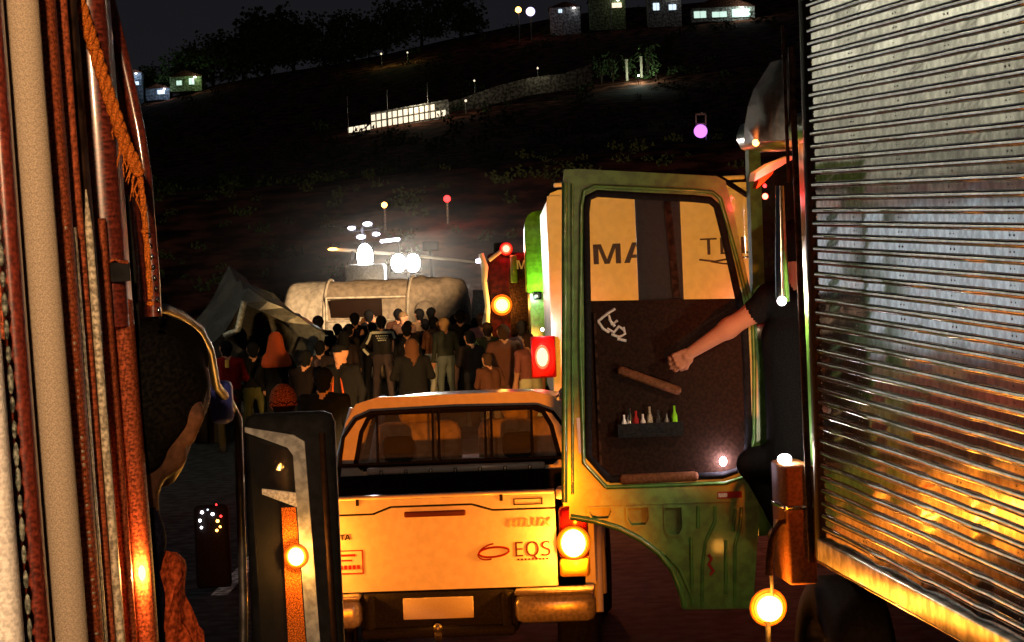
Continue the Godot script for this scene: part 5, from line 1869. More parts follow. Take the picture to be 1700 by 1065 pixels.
func build_hillside() -> void:
	# long glazed shed, lit from inside
	var a := on_hill(-19.5, 300.0)
	var b := on_hill(-6.8, 300.0)
	a.y = 21.9
	b.y = 23.55
	var t := thing("lit_shed", "long low glazed shed glowing on the dark slope", "shed", a)
	var slope := (b - a)
	var along := slope.normalized()
	var xf := Transform3D(Basis(along, Vector3(0, 1, 0), Vector3(0, 0, 1)), Vector3.ZERO)
	var st := mb()
	box(st, Vector3(7.9, -0.5, -1.6), Vector3(9.8, 1.0, 3.2), xf)
	box(st, Vector3(7.9, 2.05, -1.6), Vector3(9.8, 0.12, 3.4), xf)
	box(st, Vector3(7.9, 1.0, -3.1), Vector3(9.8, 2.0, 0.1), xf)
	obj("shed_frame", st, M.wall_pale, t)
	for i in 14:
		for j in 2:
			if i > 11 and j == 1:
				continue
			st = mb()
			box(st, Vector3(3.35 + i * 0.68, 0.52 + j * 0.93, 0.02), Vector3(0.5, 0.74, 0.05), xf)
			obj("pane", st, M.window_warm, t)
	for i in 4:
		st = mb()
		box(st, Vector3(0.45 + i * 0.72, 0.42, 0.02), Vector3(0.64, 0.7, 0.05), xf)
		obj("pane", st, M.window_warm, t)
	st = mb()
	for x in [0.2, 5.2, 10.3]:
		tube(st, [xf * Vector3(x, -0.5, 0.3), xf * Vector3(x, 4.6, 0.3)], 0.05, 6)
	obj("utility_pole", st, M.steel, t)
	omni("shed_light", t, xf * Vector3(9.0, 2.6, 1.4), Color(1, 0.85, 0.6), 5.0, 0.2)
	post_lamp("tiny pale lamp just right of the lit shed", on_hill(-4.6, 300.0) + Vector3(0, 0.2, 0), 1.3, 0.16, M.window_warm, Color(1, 0.9, 0.7), 1.0)
	# pale wall climbing the slope above the shed
	t = thing("slope_wall", "faint pale wall climbing the dark slope above the shed", "wall", Vector3(0, 0, -308.0))
	st = mb()
	var pts := [Vector3(-14.0, 24.6, 0), Vector3(-10.0, 25.2, 0), Vector3(-5.0, 26.4, 0), Vector3(-0.5, 27.8, 0), Vector3(3.5, 28.6, 0), Vector3(8.0, 29.0, 0), Vector3(11.5, 30.0, 0)]
	for i in pts.size() - 1:
		var p: Vector3 = pts[i]
		var q: Vector3 = pts[i + 1]
		var d := Vector3(0, 2.2, 0)
		var e := Vector3(0, 0, -0.3)
		quad(st, p - d, q - d, q, p)
		quad(st, p, q, q + e, p + e)
		quad(st, q - d + e, p - d + e, p + e, q + e)
	obj("wall_face", st, M.wall_dim, t)
	omni_fixture(Vector3(4.6, 29.6, -306.6), "small lit post standing on the pale slope wall", 1.6)
	omni_fixture(Vector3(-3.5, 28.3, -306.0), "dim lamp bracket over the middle of the slope wall", 0.8)

	# smoke over the crash, lit by the floodlights
	var puffs := [[Vector3(6, 2.6, 4), 0.0035], [Vector3(11, 3.8, 6), 0.0015], [Vector3(17, 5.2, 8), 0.0006], [Vector3(26, 7.0, 10), 0.0002]]
	for k in puffs.size():
		var fog := FogVolume.new()
		fog.name = numbered("smoke")
		fog.shape = RenderingServer.FOG_VOLUME_SHAPE_ELLIPSOID
		fog.size = puffs[k][0]
		fog.position = Vector3(-1.6, 2.9 + 0.2 * k, -71.0)
		var fm := FogMaterial.new()
		fm.density = puffs[k][1]
		fm.albedo = Color(0.95, 0.92, 0.88)
		fog.material = fm
		fog.set_meta("kind", "stuff")
		fog.set_meta("label", ["densest grey smoke close round the floodlights", "grey smoke hanging over the tanker", "thin smoke drifting above the crowd", "faint outer smoke under the dark bank"][k])
		fog.set_meta("category", "smoke")
		add_child(fog)
	# houses along the ridge
	house("blue-white lit house on the far left skyline beside the red truck", on_hill(-65.6, 428.0) + Vector3(0, 1.0, 0), Vector3(4.5, 5.5, 6), M.wall_blue, M.window_cool, [[-1.4, 2.0, 0.9, 2.0], [0.2, 1.4, 0.8, 0.9], [1.4, 3.6, 0.6, 0.6]], 0.0, 3.0, Color(0.75, 0.88, 1.0))
	house("low bluish lean-to beside the far left lit house", on_hill(-60.8, 428.0) + Vector3(0, 0.9, 0), Vector3(4.2, 2.1, 4), M.wall_blue, M.window_cool, [[0.6, 1.4, 1.2, 0.7]], 0.0, 2.0, Color(0.75, 0.88, 1.0))
	house("small green-lit house right of the far left blue house", on_hill(-55.6, 427.0) + Vector3(0, 1.2, 0), Vector3(5.6, 2.6, 4), M.wall_green, M.window_mint, [[-1.2, 1.5, 0.9, 0.8], [1.0, 1.7, 0.9, 1.1]], 0.0, 1.8, Color(0.8, 1.0, 0.6))
	house("long white floodlit house at the top right of the hill", on_hill(37.0, 402.0) + Vector3(0, 0.6, 0), Vector3(10.5, 2.3, 5), M.wall_pale, M.window_mint, [[-3.8, 1.2, 2.0, 1.1], [-0.6, 1.1, 2.4, 0.9], [3.0, 1.2, 3.0, 1.3]], 0.0, 5.0, Color(0.85, 1.0, 0.92))
	house("pale two-storey house left of the long white hilltop house", on_hill(27.4, 402.0) + Vector3(0, 0.4, 0), Vector3(5.5, 5.2, 5), M.wall_pale, M.window_cool, [[-1.4, 3.4, 1.0, 1.2], [1.3, 3.2, 1.2, 0.9]], 0.0, 0.2, Color(0.9, 0.9, 1.0))
	house("yellowish lit house in the middle of the hilltop row", on_hill(18.0, 404.0) + Vector3(0, 0.6, 0), Vector3(6.0, 5.0, 5), M.wall_green, M.window_warm, [[1.6, 4.0, 1.6, 0.8]], 0.0, 0.4, Color(1.0, 0.95, 0.5))
	house("dim house with one blue window near the hilltop lamps", on_hill(11.0, 405.0) + Vector3(0, 0.4, 0), Vector3(5.0, 4.6, 5), M.wall_pale, M.window_cool, [[-0.8, 4.0, 0.6, 0.6]], 0.0, 0.3, Color(0.6, 0.7, 1.0))
	post_lamp("white-violet street lamp at the top of the hill", on_hill(5.2, 400.0), 4.7, 0.75, M.violet_white, Color(0.75, 0.7, 1.0), 16.0)
	post_lamp("amber street lamp left of the violet hilltop lamp", on_hill(3.2, 400.0), 5.4, 0.5, M.amber_small, Color(1, 0.6, 0.1), 10.0)
	post_lamp("tiny blue lamp between the hilltop houses", on_hill(12.6, 403.0), 6.0, 0.28, M.window_cool, Color(0.5, 0.5, 1.0), 0.5)
	post_lamp("tiny violet lamp highest between the hilltop houses", on_hill(18.5, 400.0), 6.4, 0.28, M.violet, Color(0.6, 0.2, 1.0), 0.5)
	post_lamp("dim yellow lamp on the upper left slope", on_hill(-20.0, 404.0), 2.4, 0.16, M.window_warm, Color(0.8, 0.9, 0.3), 2.5)
	post_lamp("faint yellow lamp beside the track on the upper slope", on_hill(-15.6, 404.0), 2.0, 0.14, M.window_warm, Color(0.8, 0.9, 0.3), 2.5)
	post_lamp("amber lamp low on the bank above the floodlights", on_hill(-5.85, 115.0) + Vector3(0, 0.5, 0), 0.9, 0.14, M.amber_small, Color(1, 0.6, 0.1), 0.6)
	post_lamp("red warning lamp on the bank above the tanker", on_hill(-2.85, 115.0) + Vector3(0, 0.6, 0), 0.9, 0.17, M.red_lit, Color(1, 0.05, 0.1), 0.8)
	# lantern with a violet globe
	var p := on_hill(12.25, 150.0)
	t = thing("violet_lantern", "violet globe lamp hanging under a small lantern above the green door", "lantern", p)
	st = mb()
	tube(st, [Vector3(0.3, 0, 0), Vector3(0.3, 2.35, 0), Vector3(0, 2.35, 0)], 0.045, 6)
	obj("post", st, M.steel, t)
	st = mb()
	for s in [-1.0, 1.0]:
		box(st, Vector3(s * 0.3, 1.95, 0.05), Vector3(0.09, 0.62, 0.09))
		box(st, Vector3(0, 1.95 + s * 0.3, 0.05), Vector3(0.66, 0.09, 0.09))
	obj("lantern_frame", st, M.cream_trim, t)
	lamp("violet_globe", t, Vector3(-0.05, 1.2, 0.1), 0.42, M.violet, Color(0.7, 0.25, 1.0), 2.0)
	# lit plants and two gate posts on the right slope
	for k in 5:
		var x: float = [13.6, 15.2, 17.2, 20.0, 20.9][k]
		bush(["broad lit plant at the outer end of the slope garden", "tall lit plant second in the slope garden", "leaning pale plant beside the first gate post", "bright green plant right of the gate posts", "low yellow-green plant under the bright green one"][k], on_hill(x, 330.0 - (4.0 if k == 4 else 0.0)) + Vector3(0, 0.6, 0), [3.6, 4.0, 3.2, 4.4, 2.4][k], 60 + k)
	for k in 2:
		t = thing("gate_post", ["pale gate post beside the leaning plant", "pale gate post nearer the bright green plant"][k], "post", on_hill([17.0, 19.0][k], 328.0) + Vector3(0, 0.5, 0), 0.0, "gate posts in the slope garden")
		st = mb()
		rbox(st, Vector3(0, 1.2, 0), Vector3(0.34, 2.8, 0.34), 0.05)
		obj("shaft", st, M.cream_trim, t)
		st = mb()
		rbox(st, Vector3(0, 2.66, 0), Vector3(0.46, 0.14, 0.46), 0.04)
		obj("cap", st, M.cream_trim, t)
	post_lamp("white garden lamp hidden among the slope plants", on_hill(18.4, 325.0), 1.2, 0.12, M.white_lit, Color(0.8, 1.0, 0.8), 16.0)
	# trees on the skyline
	var trees := [[-63.4, 6.0, 5.0, "small dark tree leaning over the far left lit house"], [-57.0, 7.6, 8.0, "rounded dark tree at the lower end of the skyline row"], [-51.4, 8.0, 8.5, "second dark tree up the skyline from the green-lit house"], [-46.0, 9.3, 8.5, "third dark tree up the skyline, before the tallest one"], [-41.6, 11.0, 10.0, "tallest dark tree on the left skyline"], [-37.0, 8.6, 7.0, "dark tree just right of the tallest skyline tree"], [-31.5, 8.2, 7.5, "dark rounded tree right of the gap in the skyline"], [-26.5, 7.8, 8.0, "dark spreading tree in the middle of the skyline"], [-20.5, 8.4, 8.0, "dark tree above the faint yellow slope lamps"], [-14.0, 8.0, 8.5, "dark tree rising past the top of the picture"], [-7.0, 7.5, 8.0, "dark tree left of the amber hilltop lamp"], [46.0, 9.5, 9.0, "dark tree right of the long white hilltop house"]]
	for k in trees.size():
		var q: Array = trees[k]
		tree(q[3], on_hill(q[0], 430.0), q[1] + 0.6, q[2] * 1.35, 300 + k, M.leaf, "trees along the skyline")
	# scrub on the bank and the slope
	var sm := mb()
	var rng := RandomNumberGenerator.new()
	rng.seed = 8
	for i in 26:
		var bb := Basis(Vector3(rng.randfn(), rng.randfn(), rng.randfn()).normalized(), rng.randf() * TAU)
		var c := Vector3(rng.randfn() * 0.3, absf(rng.randfn()) * 0.3, rng.randfn() * 0.3)
		tri(sm, c + bb * Vector3(-0.12, 0, 0), c + bb * Vector3(0.12, 0, 0), c + bb * Vector3(0, 0.3, 0))
	sm.generate_normals()
	var mm := MultiMesh.new()
	mm.transform_format = MultiMesh.TRANSFORM_3D
	mm.mesh = sm.commit()
	mm.mesh.surface_set_material(0, M.leaf)
	mm.instance_count = 1500
	for i in 1500:
		var d := rng.randf_range(94.0, 150.0) if i < 500 else rng.randf_range(150.0, 425.0)
		var x := rng.randf_range(-0.24, 0.24) * d
		var s := rng.randf_range(0.25, 0.9) * (1.0 if i < 500 else 2.2)
		mm.set_instance_transform(i, Transform3D(Basis(Vector3.UP, rng.randf() * TAU).scaled(Vector3(s, s, s)), on_hill(x, d)))
	var mi := MultiMeshInstance3D.new()
	mi.name = "scrub"
	mi.multimesh = mm
	add_child(mi)
	mi.set_meta("kind", "stuff")
	mi.set_meta("label", "low dark scrub scattered over the bank and slope")
	mi.set_meta("category", "scrub")

func omni_fixture(at: Vector3, label: String, energy: float) -> void:
	var t := thing("wall_lamp", label, "lamp", at, 0.0, "lamps along the slope wall")
	var st := mb()
	tube(st, [Vector3(0, -1.6, -1.4), Vector3(0, 0.25, -1.4), Vector3(0, 0.25, 0)], 0.05, 6)
	obj("bracket", st, M.steel, t)
	lamp("lamp_glass", t, Vector3(0, 0.05, 0), 0.12, M.window_warm, Color(1, 0.9, 0.65), energy)

func bush(label: String, at: Vector3, h: float, seed_: int) -> void:
	var t := thing("garden_plant", label, "plant", at + Vector3(0, -0.6, 0), 0.0, "lit plants on the right slope")
	var rng := RandomNumberGenerator.new()
	rng.seed = seed_
	var st := mb()
	var stems := mb()
	for k in 26:
		var a := k * 2.399
		var out := h * 0.3 * rng.randf_range(0.3, 1.0)
		var top := Vector3(cos(a) * out, h * rng.randf_range(0.5, 1.0), sin(a) * out)
		tube(stems, [Vector3.ZERO, Vector3(top.x * 0.3, top.y * 0.6, top.z * 0.3), top], [0.04, 0.03, 0.01], 5)
		var d := (top - Vector3(0, top.y * 0.4, 0)).normalized()
		var side := d.cross(Vector3(rng.randfn(), 0.3, rng.randfn())).normalized() * h * 0.045
		var tip := top + Vector3(cos(a) * h * 0.16, -h * 0.1, sin(a) * h * 0.16)
		var mid := top.lerp(tip, 0.4) + Vector3(0, h * 0.04, 0)
		quad(st, top, mid + side, tip, mid - side)
		for j in 6:
			var p := top * rng.randf_range(0.5, 1.0) + Vector3(rng.randfn(), rng.randfn(), rng.randfn()) * h * 0.05
			var bb := Basis(Vector3(rng.randfn(), rng.randfn(), rng.randfn()).normalized(), rng.randf() * TAU)
			tri(st, p + bb * Vector3(-0.1, 0, 0), p + bb * Vector3(0.1, 0, 0), p + bb * Vector3(0, 0.3, 0))
	obj("stem", stems, M.bark, t)
	obj("leaves", st, M.leaf, t)

# ---------------------------------------------------------------- people
func cap_on(t: Node3D, s: float, m: Material, brim := true) -> void:
	var st := mb()
	lathe(st, [Vector2(0, 0.075), Vector2(0.05, 0.068), Vector2(0.088, 0.035), Vector2(0.1, -0.01), Vector2(0.1, -0.03)], 16, Transform3D(Basis(), Vector3(0, 1.665, -0.035)))
	if brim:
		rbox(st, Vector3(0, 1.645, -0.155), Vector3(0.14, 0.012, 0.1), 0.005)
	var o := obj("cap", st, m, t)
	o.scale = Vector3(s, s, s)

func build_people() -> void:
	var K := [0.012, 0.011, 0.012]
	var black := [0.016, 0.016, 0.018]
	var brown := [0.07, 0.035, 0.02]
	var at := func(x: float, depth: float) -> Vector3: return Vector3(x, road_height(depth) + 0.006, -depth)
	var t: Node3D
	var st: SurfaceTool

	t = person("person in a dark vest with pale lettering across the back", at.call(-2.496, 46.0), 0.08, 1.74, {"arms": "hips", "w": 1.02, "spread": 0.12}, [0.05, 0.045, 0.045], [0.14, 0.10, 0.11], K)
	st = mb()
	rbox(st, Vector3(0, 1.41, 0.085), Vector3(0.40, 0.05, 0.05), 0.02)
	obj("reflective_yoke", st, M.vest_pale, t)
	for s in [-1.0, 1.0]:
		st = mb()
		tube(st, [Vector3(s * 0.2, 1.42, 0.06), Vector3(s * 0.25, 1.28, 0.075), Vector3(s * 0.3, 1.2, 0.09)], 0.022, 6)
		tube(st, [Vector3(s * 0.4, 1.16, 0.1), Vector3(s * 0.33, 1.06, 0.07), Vector3(s * 0.27, 1.0, 0.04)], 0.028, 6)
		obj("sleeve_stripe", st, M.vest_pale, t)
	for k in 3:
		st = mb()
		for j in 6 - k:
			box(st, Vector3((j - (5 - k) * 0.5) * 0.042, 1.345 - k * 0.042, 0.128), Vector3(0.03, 0.022, 0.012))
		obj("back_lettering", st, M.vest_pale, t)
	person("broad person in a black jacket and pale pink trousers", at.call(-0.972, 45.5), -0.1, 1.80, {"arms": "pocket", "w": 1.2, "spread": 0.16, "coat": 0.08}, black, [0.42, 0.26, 0.27], K)
	person("fair-haired person in a dark top and grey-blue jeans", at.call(-1.26, 45.0), 0.5, 1.68, {"arms": "down", "spread": 0.05, "step": 0.06}, [0.05, 0.055, 0.045], [0.17, 0.2, 0.21], [0.45, 0.26, 0.12])
	person("person in striding pale trousers and an orange-brown top", at.call(-1.56, 46.5), -0.7, 1.66, {"arms": "fold", "spread": 0.05, "step": 0.17, "lean": 0.05}, [0.26, 0.10, 0.05], [0.62, 0.62, 0.58], K)
	person("person with long reddish-brown hair and a black coat nearer the pickup", at.call(-1.47, 35.0), 0.2, 1.64, {"arms": "fold", "hair": "long", "w": 1.12, "coat": 0.25}, K, K, [0.11, 0.045, 0.022])
	t = person("person with an orange-lit face in a dark jacket with amber stripes", at.call(-2.2, 31.0), 2.6, 1.74, {"arms": "down", "w": 1.08, "coat": 0.1}, K, K, K)
	st = mb()
	for s in [-1.0, 1.0]:
		tube(st, [Vector3(s * 0.06, 1.3, -0.135), Vector3(s * 0.09, 1.05, -0.13), Vector3(s * 0.1, 0.9, -0.125)], 0.016, 6)
	obj("jacket_stripe", st, M.orange_cloth, t)
	t = person("uniformed person in a dark peaked cap with a pale belt stripe", at.call(-3.66, 45.5), 0.1, 1.80, {"arms": "fold", "w": 1.1}, K, K, K)
	cap_on(t, 1.03, M.black_plastic)
	st = mb()
	rbox(st, Vector3(0, 1.41, 0.1), Vector3(0.36, 0.025, 0.03), 0.008)
	obj("shoulder_stripe", st, M.pale_trim, t)
	person("dark bulky person at the left end of the crowd", at.call(-4.1, 46.5), 0.0, 1.78, {"arms": "pocket", "w": 1.2, "coat": 0.2}, K, K, K)
	person("dark-haired person before the pale tank panel", at.call(-3.19, 49.0), 0.2, 1.75, {"arms": "phone", "arm_l": "fold"}, K, [0.03, 0.03, 0.04], K)
	person("person in a brown jacket bending beside the capped one", at.call(-3.1, 44.6), -0.4, 1.64, {"arms": "down", "lean": 0.12, "coat": 0.1}, [0.03, 0.022, 0.02], K, K)
	person("dark person holding up a phone left of the lettered vest", at.call(-2.95, 49.8), 0.1, 1.78, {"arms": "phone"}, black, black, K)
	person("person in a rust-brown shirt behind the lettered vest", at.call(-2.4, 51.0), 0.0, 1.76, {"arms": "fold"}, [0.12, 0.05, 0.03], [0.05, 0.05, 0.06], K)
	person("light-skinned person turned to the camera beside the vest", at.call(-2.22, 49.5), 2.9, 1.72, {"arms": "down", "hair": "short"}, [0.16, 0.08, 0.05], [0.06, 0.05, 0.05], [0.2, 0.12, 0.06])
	person("person in a tan jacket in the middle of the crowd", at.call(-1.9, 50.0), 0.5, 1.76, {"arms": "fold", "w": 1.05}, [0.32, 0.19, 0.10], [0.05, 0.05, 0.06], K)
	person("person in an ochre top half hidden behind the tan jacket", at.call(-1.72, 51.2), -0.3, 1.75, {"arms": "down"}, [0.36, 0.2, 0.08], [0.06, 0.05, 0.05], K)
	person("short dark person left of the broad black jacket", at.call(-1.14, 48.0), 0.0, 1.66, {"arms": "pocket"}, K, black, K)
	person("dark-shirted person standing left of the long-haired one", at.call(-1.93, 44.0), 0.15, 1.62, {"arms": "down", "w": 0.95}, [0.022, 0.02, 0.02], black, K)
	t = person("person in a pink top near the rescue truck rail", at.call(-0.56, 44.0), -0.3, 1.76, {"arms": "fold", "hair": "bun"}, [0.42, 0.15, 0.16], [0.10, 0.05, 0.04], [0.25, 0.12, 0.07])
	t = person("person in olive clothes carrying a pale green bag", at.call(-0.42, 41.0), 0.3, 1.66, {"arms": "down", "bare": true}, [0.12, 0.09, 0.04], [0.11, 0.07, 0.04], brown)
	var bag := thing("shopping_bag", "round pale green bag held by the olive-clad person", "bag", Vector3(-0.62, road_height(41.0) + 0.98, -40.86))
	st = mb()
	ell(st, Vector3(0, 0.14, 0), Vector3(0.13, 0.15, 0.08), 14, 10)
	obj("bag_body", st, cloth_mat(0.50, 0.58, 0.18), bag)
	st = mb()
	tube(st, [Vector3(-0.06, 0.27, 0), Vector3(0, 0.36, -0.02), Vector3(0.06, 0.27, 0)], 0.012, 6)
	obj("bag_handle", st, cloth_mat(0.50, 0.58, 0.18), bag)
	person("person in a brown coat below the amber lamp", at.call(-0.14, 38.0), 0.2, 1.70, {"arms": "fold", "w": 1.1, "coat": 0.25}, [0.16, 0.06, 0.035], [0.09, 0.05, 0.035], brown)
	person("person in a maroon jacket beside the trailer lamp", at.call(0.15, 39.0), -0.3, 1.72, {"arms": "pocket", "w": 1.05}, [0.15, 0.05, 0.05], [0.13, 0.07, 0.05], brown)
	person("crouching brown-clad person nearest the pickup roof", at.call(-0.33, 35.0), 0.6, 1.38, {"arms": "fold", "w": 1.1, "lean": 0.08}, [0.13, 0.05, 0.03], [0.14, 0.08, 0.04], brown)
	person("person in pale yellow trousers under the red trailer lamp", at.call(0.24, 36.0), 0.5, 1.62, {"arms": "down", "step": 0.1, "bare": true}, [0.3, 0.10, 0.08], [0.75, 0.68, 0.42], brown)
	t = person("person wearing a short orange hooded cape", at.call(-3.57, 36.3), 0.1, 1.7, {"arms": "pocket", "w": 0.95}, K, K, K)
	st = mb()
	lathe(st, [Vector2(0, 1.78), Vector2(0.05, 1.77), Vector2(0.1, 1.71), Vector2(0.125, 1.6), Vector2(0.15, 1.47), Vector2(0.21, 1.4), Vector2(0.24, 1.3), Vector2(0.235, 1.25), Vector2(0.2, 1.24)], 20)
	obj("hooded_cape", st, M.orange_cloth, t)
	t = person("person in a red jacket with a yellow patch by the wreck", at.call(-4.30, 36.2), 0.4, 1.68, {"arms": "fold", "w": 1.1, "coat": 0.1}, [0.30, 0.016, 0.012], [0.05, 0.04, 0.02], K)
	st = mb()
	rbox(st, Vector3(-0.04, 1.33, 0.125), Vector3(0.06, 0.12, 0.02), 0.008)
	obj("yellow_patch", st, M.lens_yellow, t)
	t = person("person in a patterned orange beanie beside the pickup", at.call(-1.83, 19.0), 0.1, 1.76, {"arms": "pocket", "w": 1.15, "coat": 0.1}, K, K, K)
	st = mb()
	lathe(st, [Vector2(0, 0.115), Vector2(0.04, 0.11), Vector2(0.085, 0.07), Vector2(0.108, 0.01), Vector2(0.112, -0.06)], 22, Transform3D(Basis(), Vector3(0, 1.665, -0.02)))
	obj("beanie", st, M.beanie, t)
	for k in 3:
		st = mb()
		var lp := []
		for i in 33:
			var a := TAU * i / 32
			lp.append(Vector3(cos(a) * (0.112 - 0.012 * k), 1.63 + k * 0.036 + 0.01 * sin(a * 8.0 + k), -0.02 + sin(a) * (0.112 - 0.012 * k)))
		tube(st, lp, 0.0045, 5, false)
		obj("beanie_stripe", st, M.brown_trim, t)
	person("dark person standing close behind the wing mirror", at.call(-1.95, 24.5), -0.2, 1.72, {"arms": "down", "w": 1.1}, K, K, K)
	person("dark person in olive trousers between the wreck and the cape", at.call(-3.98, 36.9), 0.2, 1.62, {"arms": "hips", "spread": 0.14}, K, [0.09, 0.085, 0.03], K)
	var poses := [{"arms": "pocket", "w": 1.05}, {"arms": "phone", "tilt": 0.02}, {"arms": "fold", "lean": 0.07}, {"arms": "hips", "spread": 0.16}, {"arms": "down", "step": 0.12, "tilt": -0.02}, {"arms": "point", "arm_l": "pocket"}, {"arms": "fold", "hair": "long"}]
	var extra := [[-3.45, 47.6, "dark figure with hands in pockets just right of the peaked cap"], [-2.78, 47.6, "dark figure raising both hands left of the lettered vest"], [-2.1, 47.4, "dark figure leaning forward right of the lettered vest"], [-1.74, 48.4, "dark figure with hands on hips before the tan jacket"], [-0.70, 47.4, "dark figure stepping along right of the broad black jacket"], [-3.9, 43.2, "dark figure pointing ahead at the left end of the crowd"], [-2.98, 42.6, "dark long-haired figure between the cap and the vest"], [-3.02, 37.6, "dark figure standing right of the orange cape"], [-2.92, 33.6, "dark figure raising both hands behind the orange beanie"], [-0.66, 39.4, "dark figure with folded arms left of the green bag"], [-0.2, 46.0, "dark figure with hands on hips under the amber lamp"]]
	for k in extra.size():
		var q: Array = extra[k]
		var shade := 0.010 + 0.006 * (k % 4)
		person(q[2], at.call(q[0], q[1]), 0.5 * sin(k * 2.3), 1.58 + 0.045 * ((k * 5) % 5), poses[[0, 1, 2, 3, 4, 5, 6, 0, 1, 2, 3][k]], [shade * 1.5, shade, shade], [shade * 1.4, shade * 1.3, shade * 1.6], K)
	# small reflections built as tiny glowing lamps on an added dark box
	t = thing("reflected_lights", "tiny white, red and amber reflections built as glowing dots low beside the wing mirror", "lights", Vector3(-2.64, 0, -20.5))
	st = mb()
	rbox(st, Vector3(0, 0.36, -0.1), Vector3(0.3, 0.72, 0.12), 0.04)
	obj("added_box", st, M.black_plastic, t)
	for q in [[-0.07, 0.66, "white_lit"], [-0.09, 0.59, "white_lit"], [-0.08, 0.53, "white_lit"], [0.02, 0.64, "white_lit"], [0.055, 0.72, "red_lit"], [0.06, 0.58, "amber_small"], [0.08, 0.53, "amber_small"], [0.05, 0.50, "amber_small"], [-0.02, 0.68, "window_cool"], [0.09, 0.62, "red_lit"]]:
		lamp("glint", t, Vector3(q[0], q[1], -0.03), 0.013, M[q[2]], Color(1, 1, 1), 0.0, Vector3.ONE * (0.55 + fmod(q[0] * 37.0 + q[1] * 91.0 + 5.0, 0.5)))

# man leaning out of the red truck: head, neck and shoulders
func build_leaning_man() -> void:
	var t := thing("person", "dark-haired man leaning out beside the red truck, seen from behind", "person", Vector3(-0.595, 2.295, -3.80))
	var b := []
	# regions 0 skin, 1 hair, 2 shirt; head turned away to the right
	var hx := Transform3D(Basis(Vector3.UP, deg_to_rad(-14)) * Basis(Vector3.BACK, deg_to_rad(-13)) * 0.92, Vector3(0.01, 0.0, 0))
	var head := []
	head.append([Vector3(0, 0.07, 0.01), Vector3(0, 0.075, -0.03), 0.094, 0.088, 0])
	head.append([Vector3(0, -0.01, -0.045), Vector3(0, 0.04, -0.04), 0.062, 0.075, 0])
	head.append([Vector3(0, -0.075, -0.075), Vector3(0, -0.03, -0.065), 0.03, 0.05, 0])
	for q in [-1.0, 1.0]:
		head.append([Vector3(q * 0.058, -0.035, 0.005), Vector3(q * 0.02, -0.075, -0.07), 0.026, 0.022, 0])
		head.append([Vector3(q * 0.088, 0.005, 0.02), Vector3(q * 0.097, 0.045, 0.03), 0.011, 0.015, 0])
		head.append([Vector3(q * 0.035, 0.055, -0.108), Vector3(q * 0.02, 0.058, -0.112), 0.014, 0.014, 0])
		head.append([Vector3(q * 0.062, 0.08, 0.01), Vector3(q * 0.072, 0.045, 0.0), 0.038, 0.02, 1])
	head.append([Vector3(0, 0.04, -0.118), Vector3(0, 0.005, -0.132), 0.011, 0.016, 0])
	head.append([Vector3(-0.015, -0.04, -0.108), Vector3(0.015, -0.04, -0.108), 0.012, 0.012, 0])
	head.append([Vector3(0, -0.02, 0.03), Vector3(-0.012, -0.15, 0.045), 0.062, 0.064, 0])
	head.append([Vector3(0, 0.095, 0.035), Vector3(0, 0.118, -0.045), 0.093, 0.073, 1])
	head.append([Vector3(0, 0.03, 0.055), Vector3(0, -0.02, 0.06), 0.088, 0.066, 1])
	var hair := []
	for q in head:
		(hair if q[4] == 1 else b).append([hx * q[0], hx * q[1], q[2] * 0.92, q[3] * 0.92, q[4]])
	# shoulders and upper arms, mostly behind the truck
	b.append([Vector3(-0.02, -0.17, 0.04), Vector3(-0.17, -0.24, 0.06), 0.062, 0.075, 2])
	b.append([Vector3(-0.03, -0.19, 0.03), Vector3(-0.03, -0.26, 0.0), 0.05, 0.055, 2])
	b.append([Vector3(-0.08, -0.28, 0.04), Vector3(-0.1, -0.62, 0.03), 0.115, 0.13, 2])
	b.append([Vector3(-0.03, -0.26, 0.0), Vector3(-0.03, -0.52, -0.08), 0.055, 0.05, 2])
	b.append([Vector3(-0.03, -0.52, -0.08), Vector3(-0.06, -0.62, -0.28), 0.045, 0.035, 0])
	var d := body_mesh(b, 0.0055, 0.028, 0.005)
	put_body(d, "body", t, {0: M.skin_shaded, 2: cloth_mat(0.012, 0.012, 0.03)})
	put_body(body_mesh(hair, 0.005, 0.03, 0.0), "hair", t, {1: cloth_mat(0.008, 0.007, 0.006)})
	# red cloth hanging over the near shoulder
	var st := mb()
	st.set_smooth_group(1)
	var nzc := cloth_noise
	var f := func(u: float, v: float) -> Vector3: return Vector3(0.012 + (0.03 + 0.034 * sqrt(v) + 0.008 * sin(v * 7.0 + u * 2.0)) * sin(0.3 + u * 1.4) + 0.006 * nzc.get_noise_2d(u * 90, v * 130), -0.185 - (0.19 + 0.035 * sin(u * 11.0)) * v - 0.02 * u, 0.055 - 0.1 * u - 0.012 * sin(v * 9.0) + 0.012 * nzc.get_noise_2d(v * 120, u * 60))
	for i in 10:
		for j in 16:
			quad(st, f.call(i / 10.0, (j + 1) / 16.0), f.call((i + 1) / 10.0, (j + 1) / 16.0), f.call((i + 1) / 10.0, j / 16.0), f.call(i / 10.0, j / 16.0))
	obj("shoulder_cloth", st, M.orange_cloth, t)

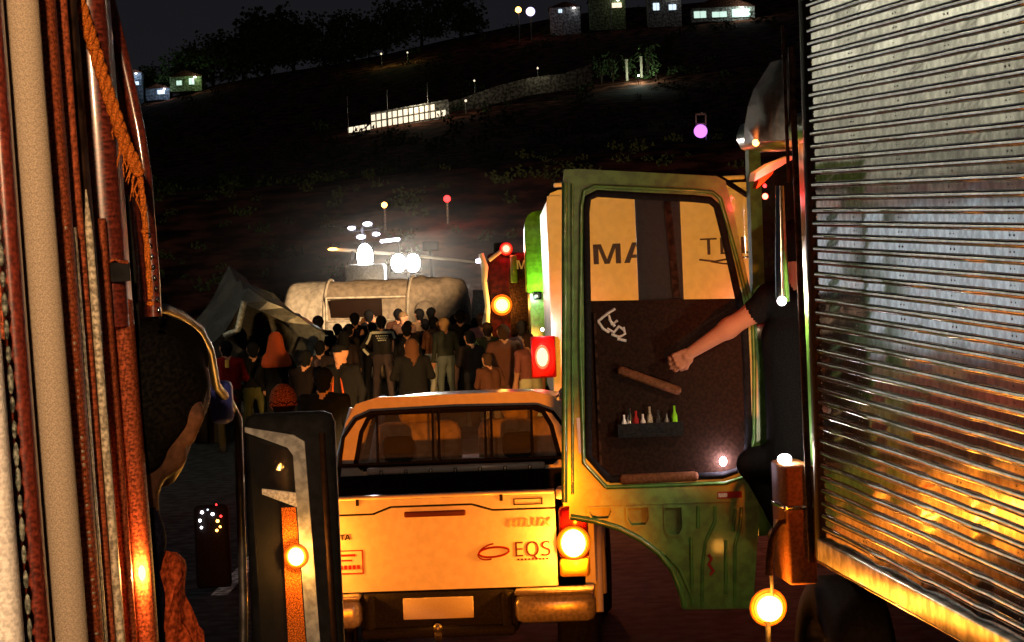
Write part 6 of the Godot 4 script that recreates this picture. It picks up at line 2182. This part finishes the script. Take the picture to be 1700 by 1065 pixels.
# driver in the doorway, reaching for the door: sleeve, forearm and a hand with five fingers
func build_driver() -> void:
	var t := thing("person", "dark-clothed driver in the truck doorway reaching an arm to the door", "person", Vector3(1.30, 1.45, -11.95))
	var b := []
	# regions 0 skin, 1 hair, 2 black clothing
	var sh := Vector3(0.02, 0.95, 0.06)
	var el := Vector3(-0.10, 0.86, 0.02)
	var wr := Vector3(-0.42, 0.665, -0.06)
	b.append([Vector3(0.1, 0.15, 0.05), Vector3(0.08, 0.72, 0.03), 0.16, 0.15, 2])
	b.append([Vector3(0.1, 0.85, 0.05), Vector3(-0.02, 0.93, 0.06), 0.1, 0.07, 2])
	b.append([sh, el, 0.065, 0.052, 2])
	b.append([el, el.lerp(wr, 0.4), 0.05, 0.048, 0])
	b.append([el.lerp(wr, 0.4), wr, 0.047, 0.03, 0])
	b.append([Vector3(0.06, 0.12, 0.02), Vector3(-0.12, 0.1, -0.04), 0.12, 0.085, 2])
	b.append([Vector3(-0.12, 0.1, -0.04), Vector3(0.02, -0.22, -0.1), 0.08, 0.055, 2])
	b.append([Vector3(0.02, -0.24, -0.1), Vector3(-0.02, -0.28, -0.26), 0.045, 0.036, 4])
	b.append([Vector3(0.12, 1.0, 0.04), Vector3(0.12, 1.08, 0.03), 0.055, 0.055, 0])
	b.append([Vector3(0.12, 1.16, 0.02), Vector3(0.12, 1.22, 0.03), 0.08, 0.09, 1])
	b.append([Vector3(0.1, 1.15, -0.03), Vector3(0.1, 1.1, -0.04), 0.07, 0.05, 0])
	var d := body_mesh(b, 0.010, 0.03, 0.012)
	put_body(d, "body", t, {0: M.skin, 1: cloth_mat(0.012, 0.010, 0.009), 2: cloth_mat(0.012, 0.012, 0.013), 4: M.shoe})
	# hand closing on the pull handle
	var fw := (wr - el).normalized()
	var n := Vector3(0, 0, 1)
	var sd := fw.cross(n).normalized()
	var hb := []
	hb.append([wr - fw * 0.03, wr + fw * 0.02, 0.027, 0.027, 0])
	for k in 4:
		var o := (k - 1.5) * 0.02
		var kn := wr + fw * (0.085 - absf(k - 1.2) * 0.006) + sd * o * 1.1
		hb.append([wr + fw * 0.015 + sd * o * 0.6, kn, 0.017, 0.0125, 0])
		var ln: float = [0.040, 0.046, 0.043, 0.034][k]
		var p1 := kn + fw * ln * 0.7 - n * ln * 0.55
		var p2 := p1 - n * ln * 0.7 + fw * ln * 0.1
		var p3 := p2 - fw * ln * 0.5 - n * ln * 0.15
		hb.append([kn, p1, 0.0105, 0.0095, 0])
		hb.append([p1, p2, 0.0095, 0.0088, 0])
		hb.append([p2, p3, 0.0088, 0.0075, 0])
	var tb := wr + fw * 0.022 - sd * 0.028
	hb.append([wr + fw * 0.0, tb, 0.018, 0.0165, 0])
	hb.append([tb, tb + fw * 0.035 - sd * 0.022 - n * 0.012, 0.014, 0.011, 0])
	hb.append([tb + fw * 0.035 - sd * 0.022 - n * 0.012, tb + fw * 0.06 - sd * 0.02 - n * 0.03, 0.011, 0.0085, 0])
	var hd := body_mesh(hb, 0.0038, 0.008, 0.0)
	put_body(hd, "hand", t, {0: M.skin})
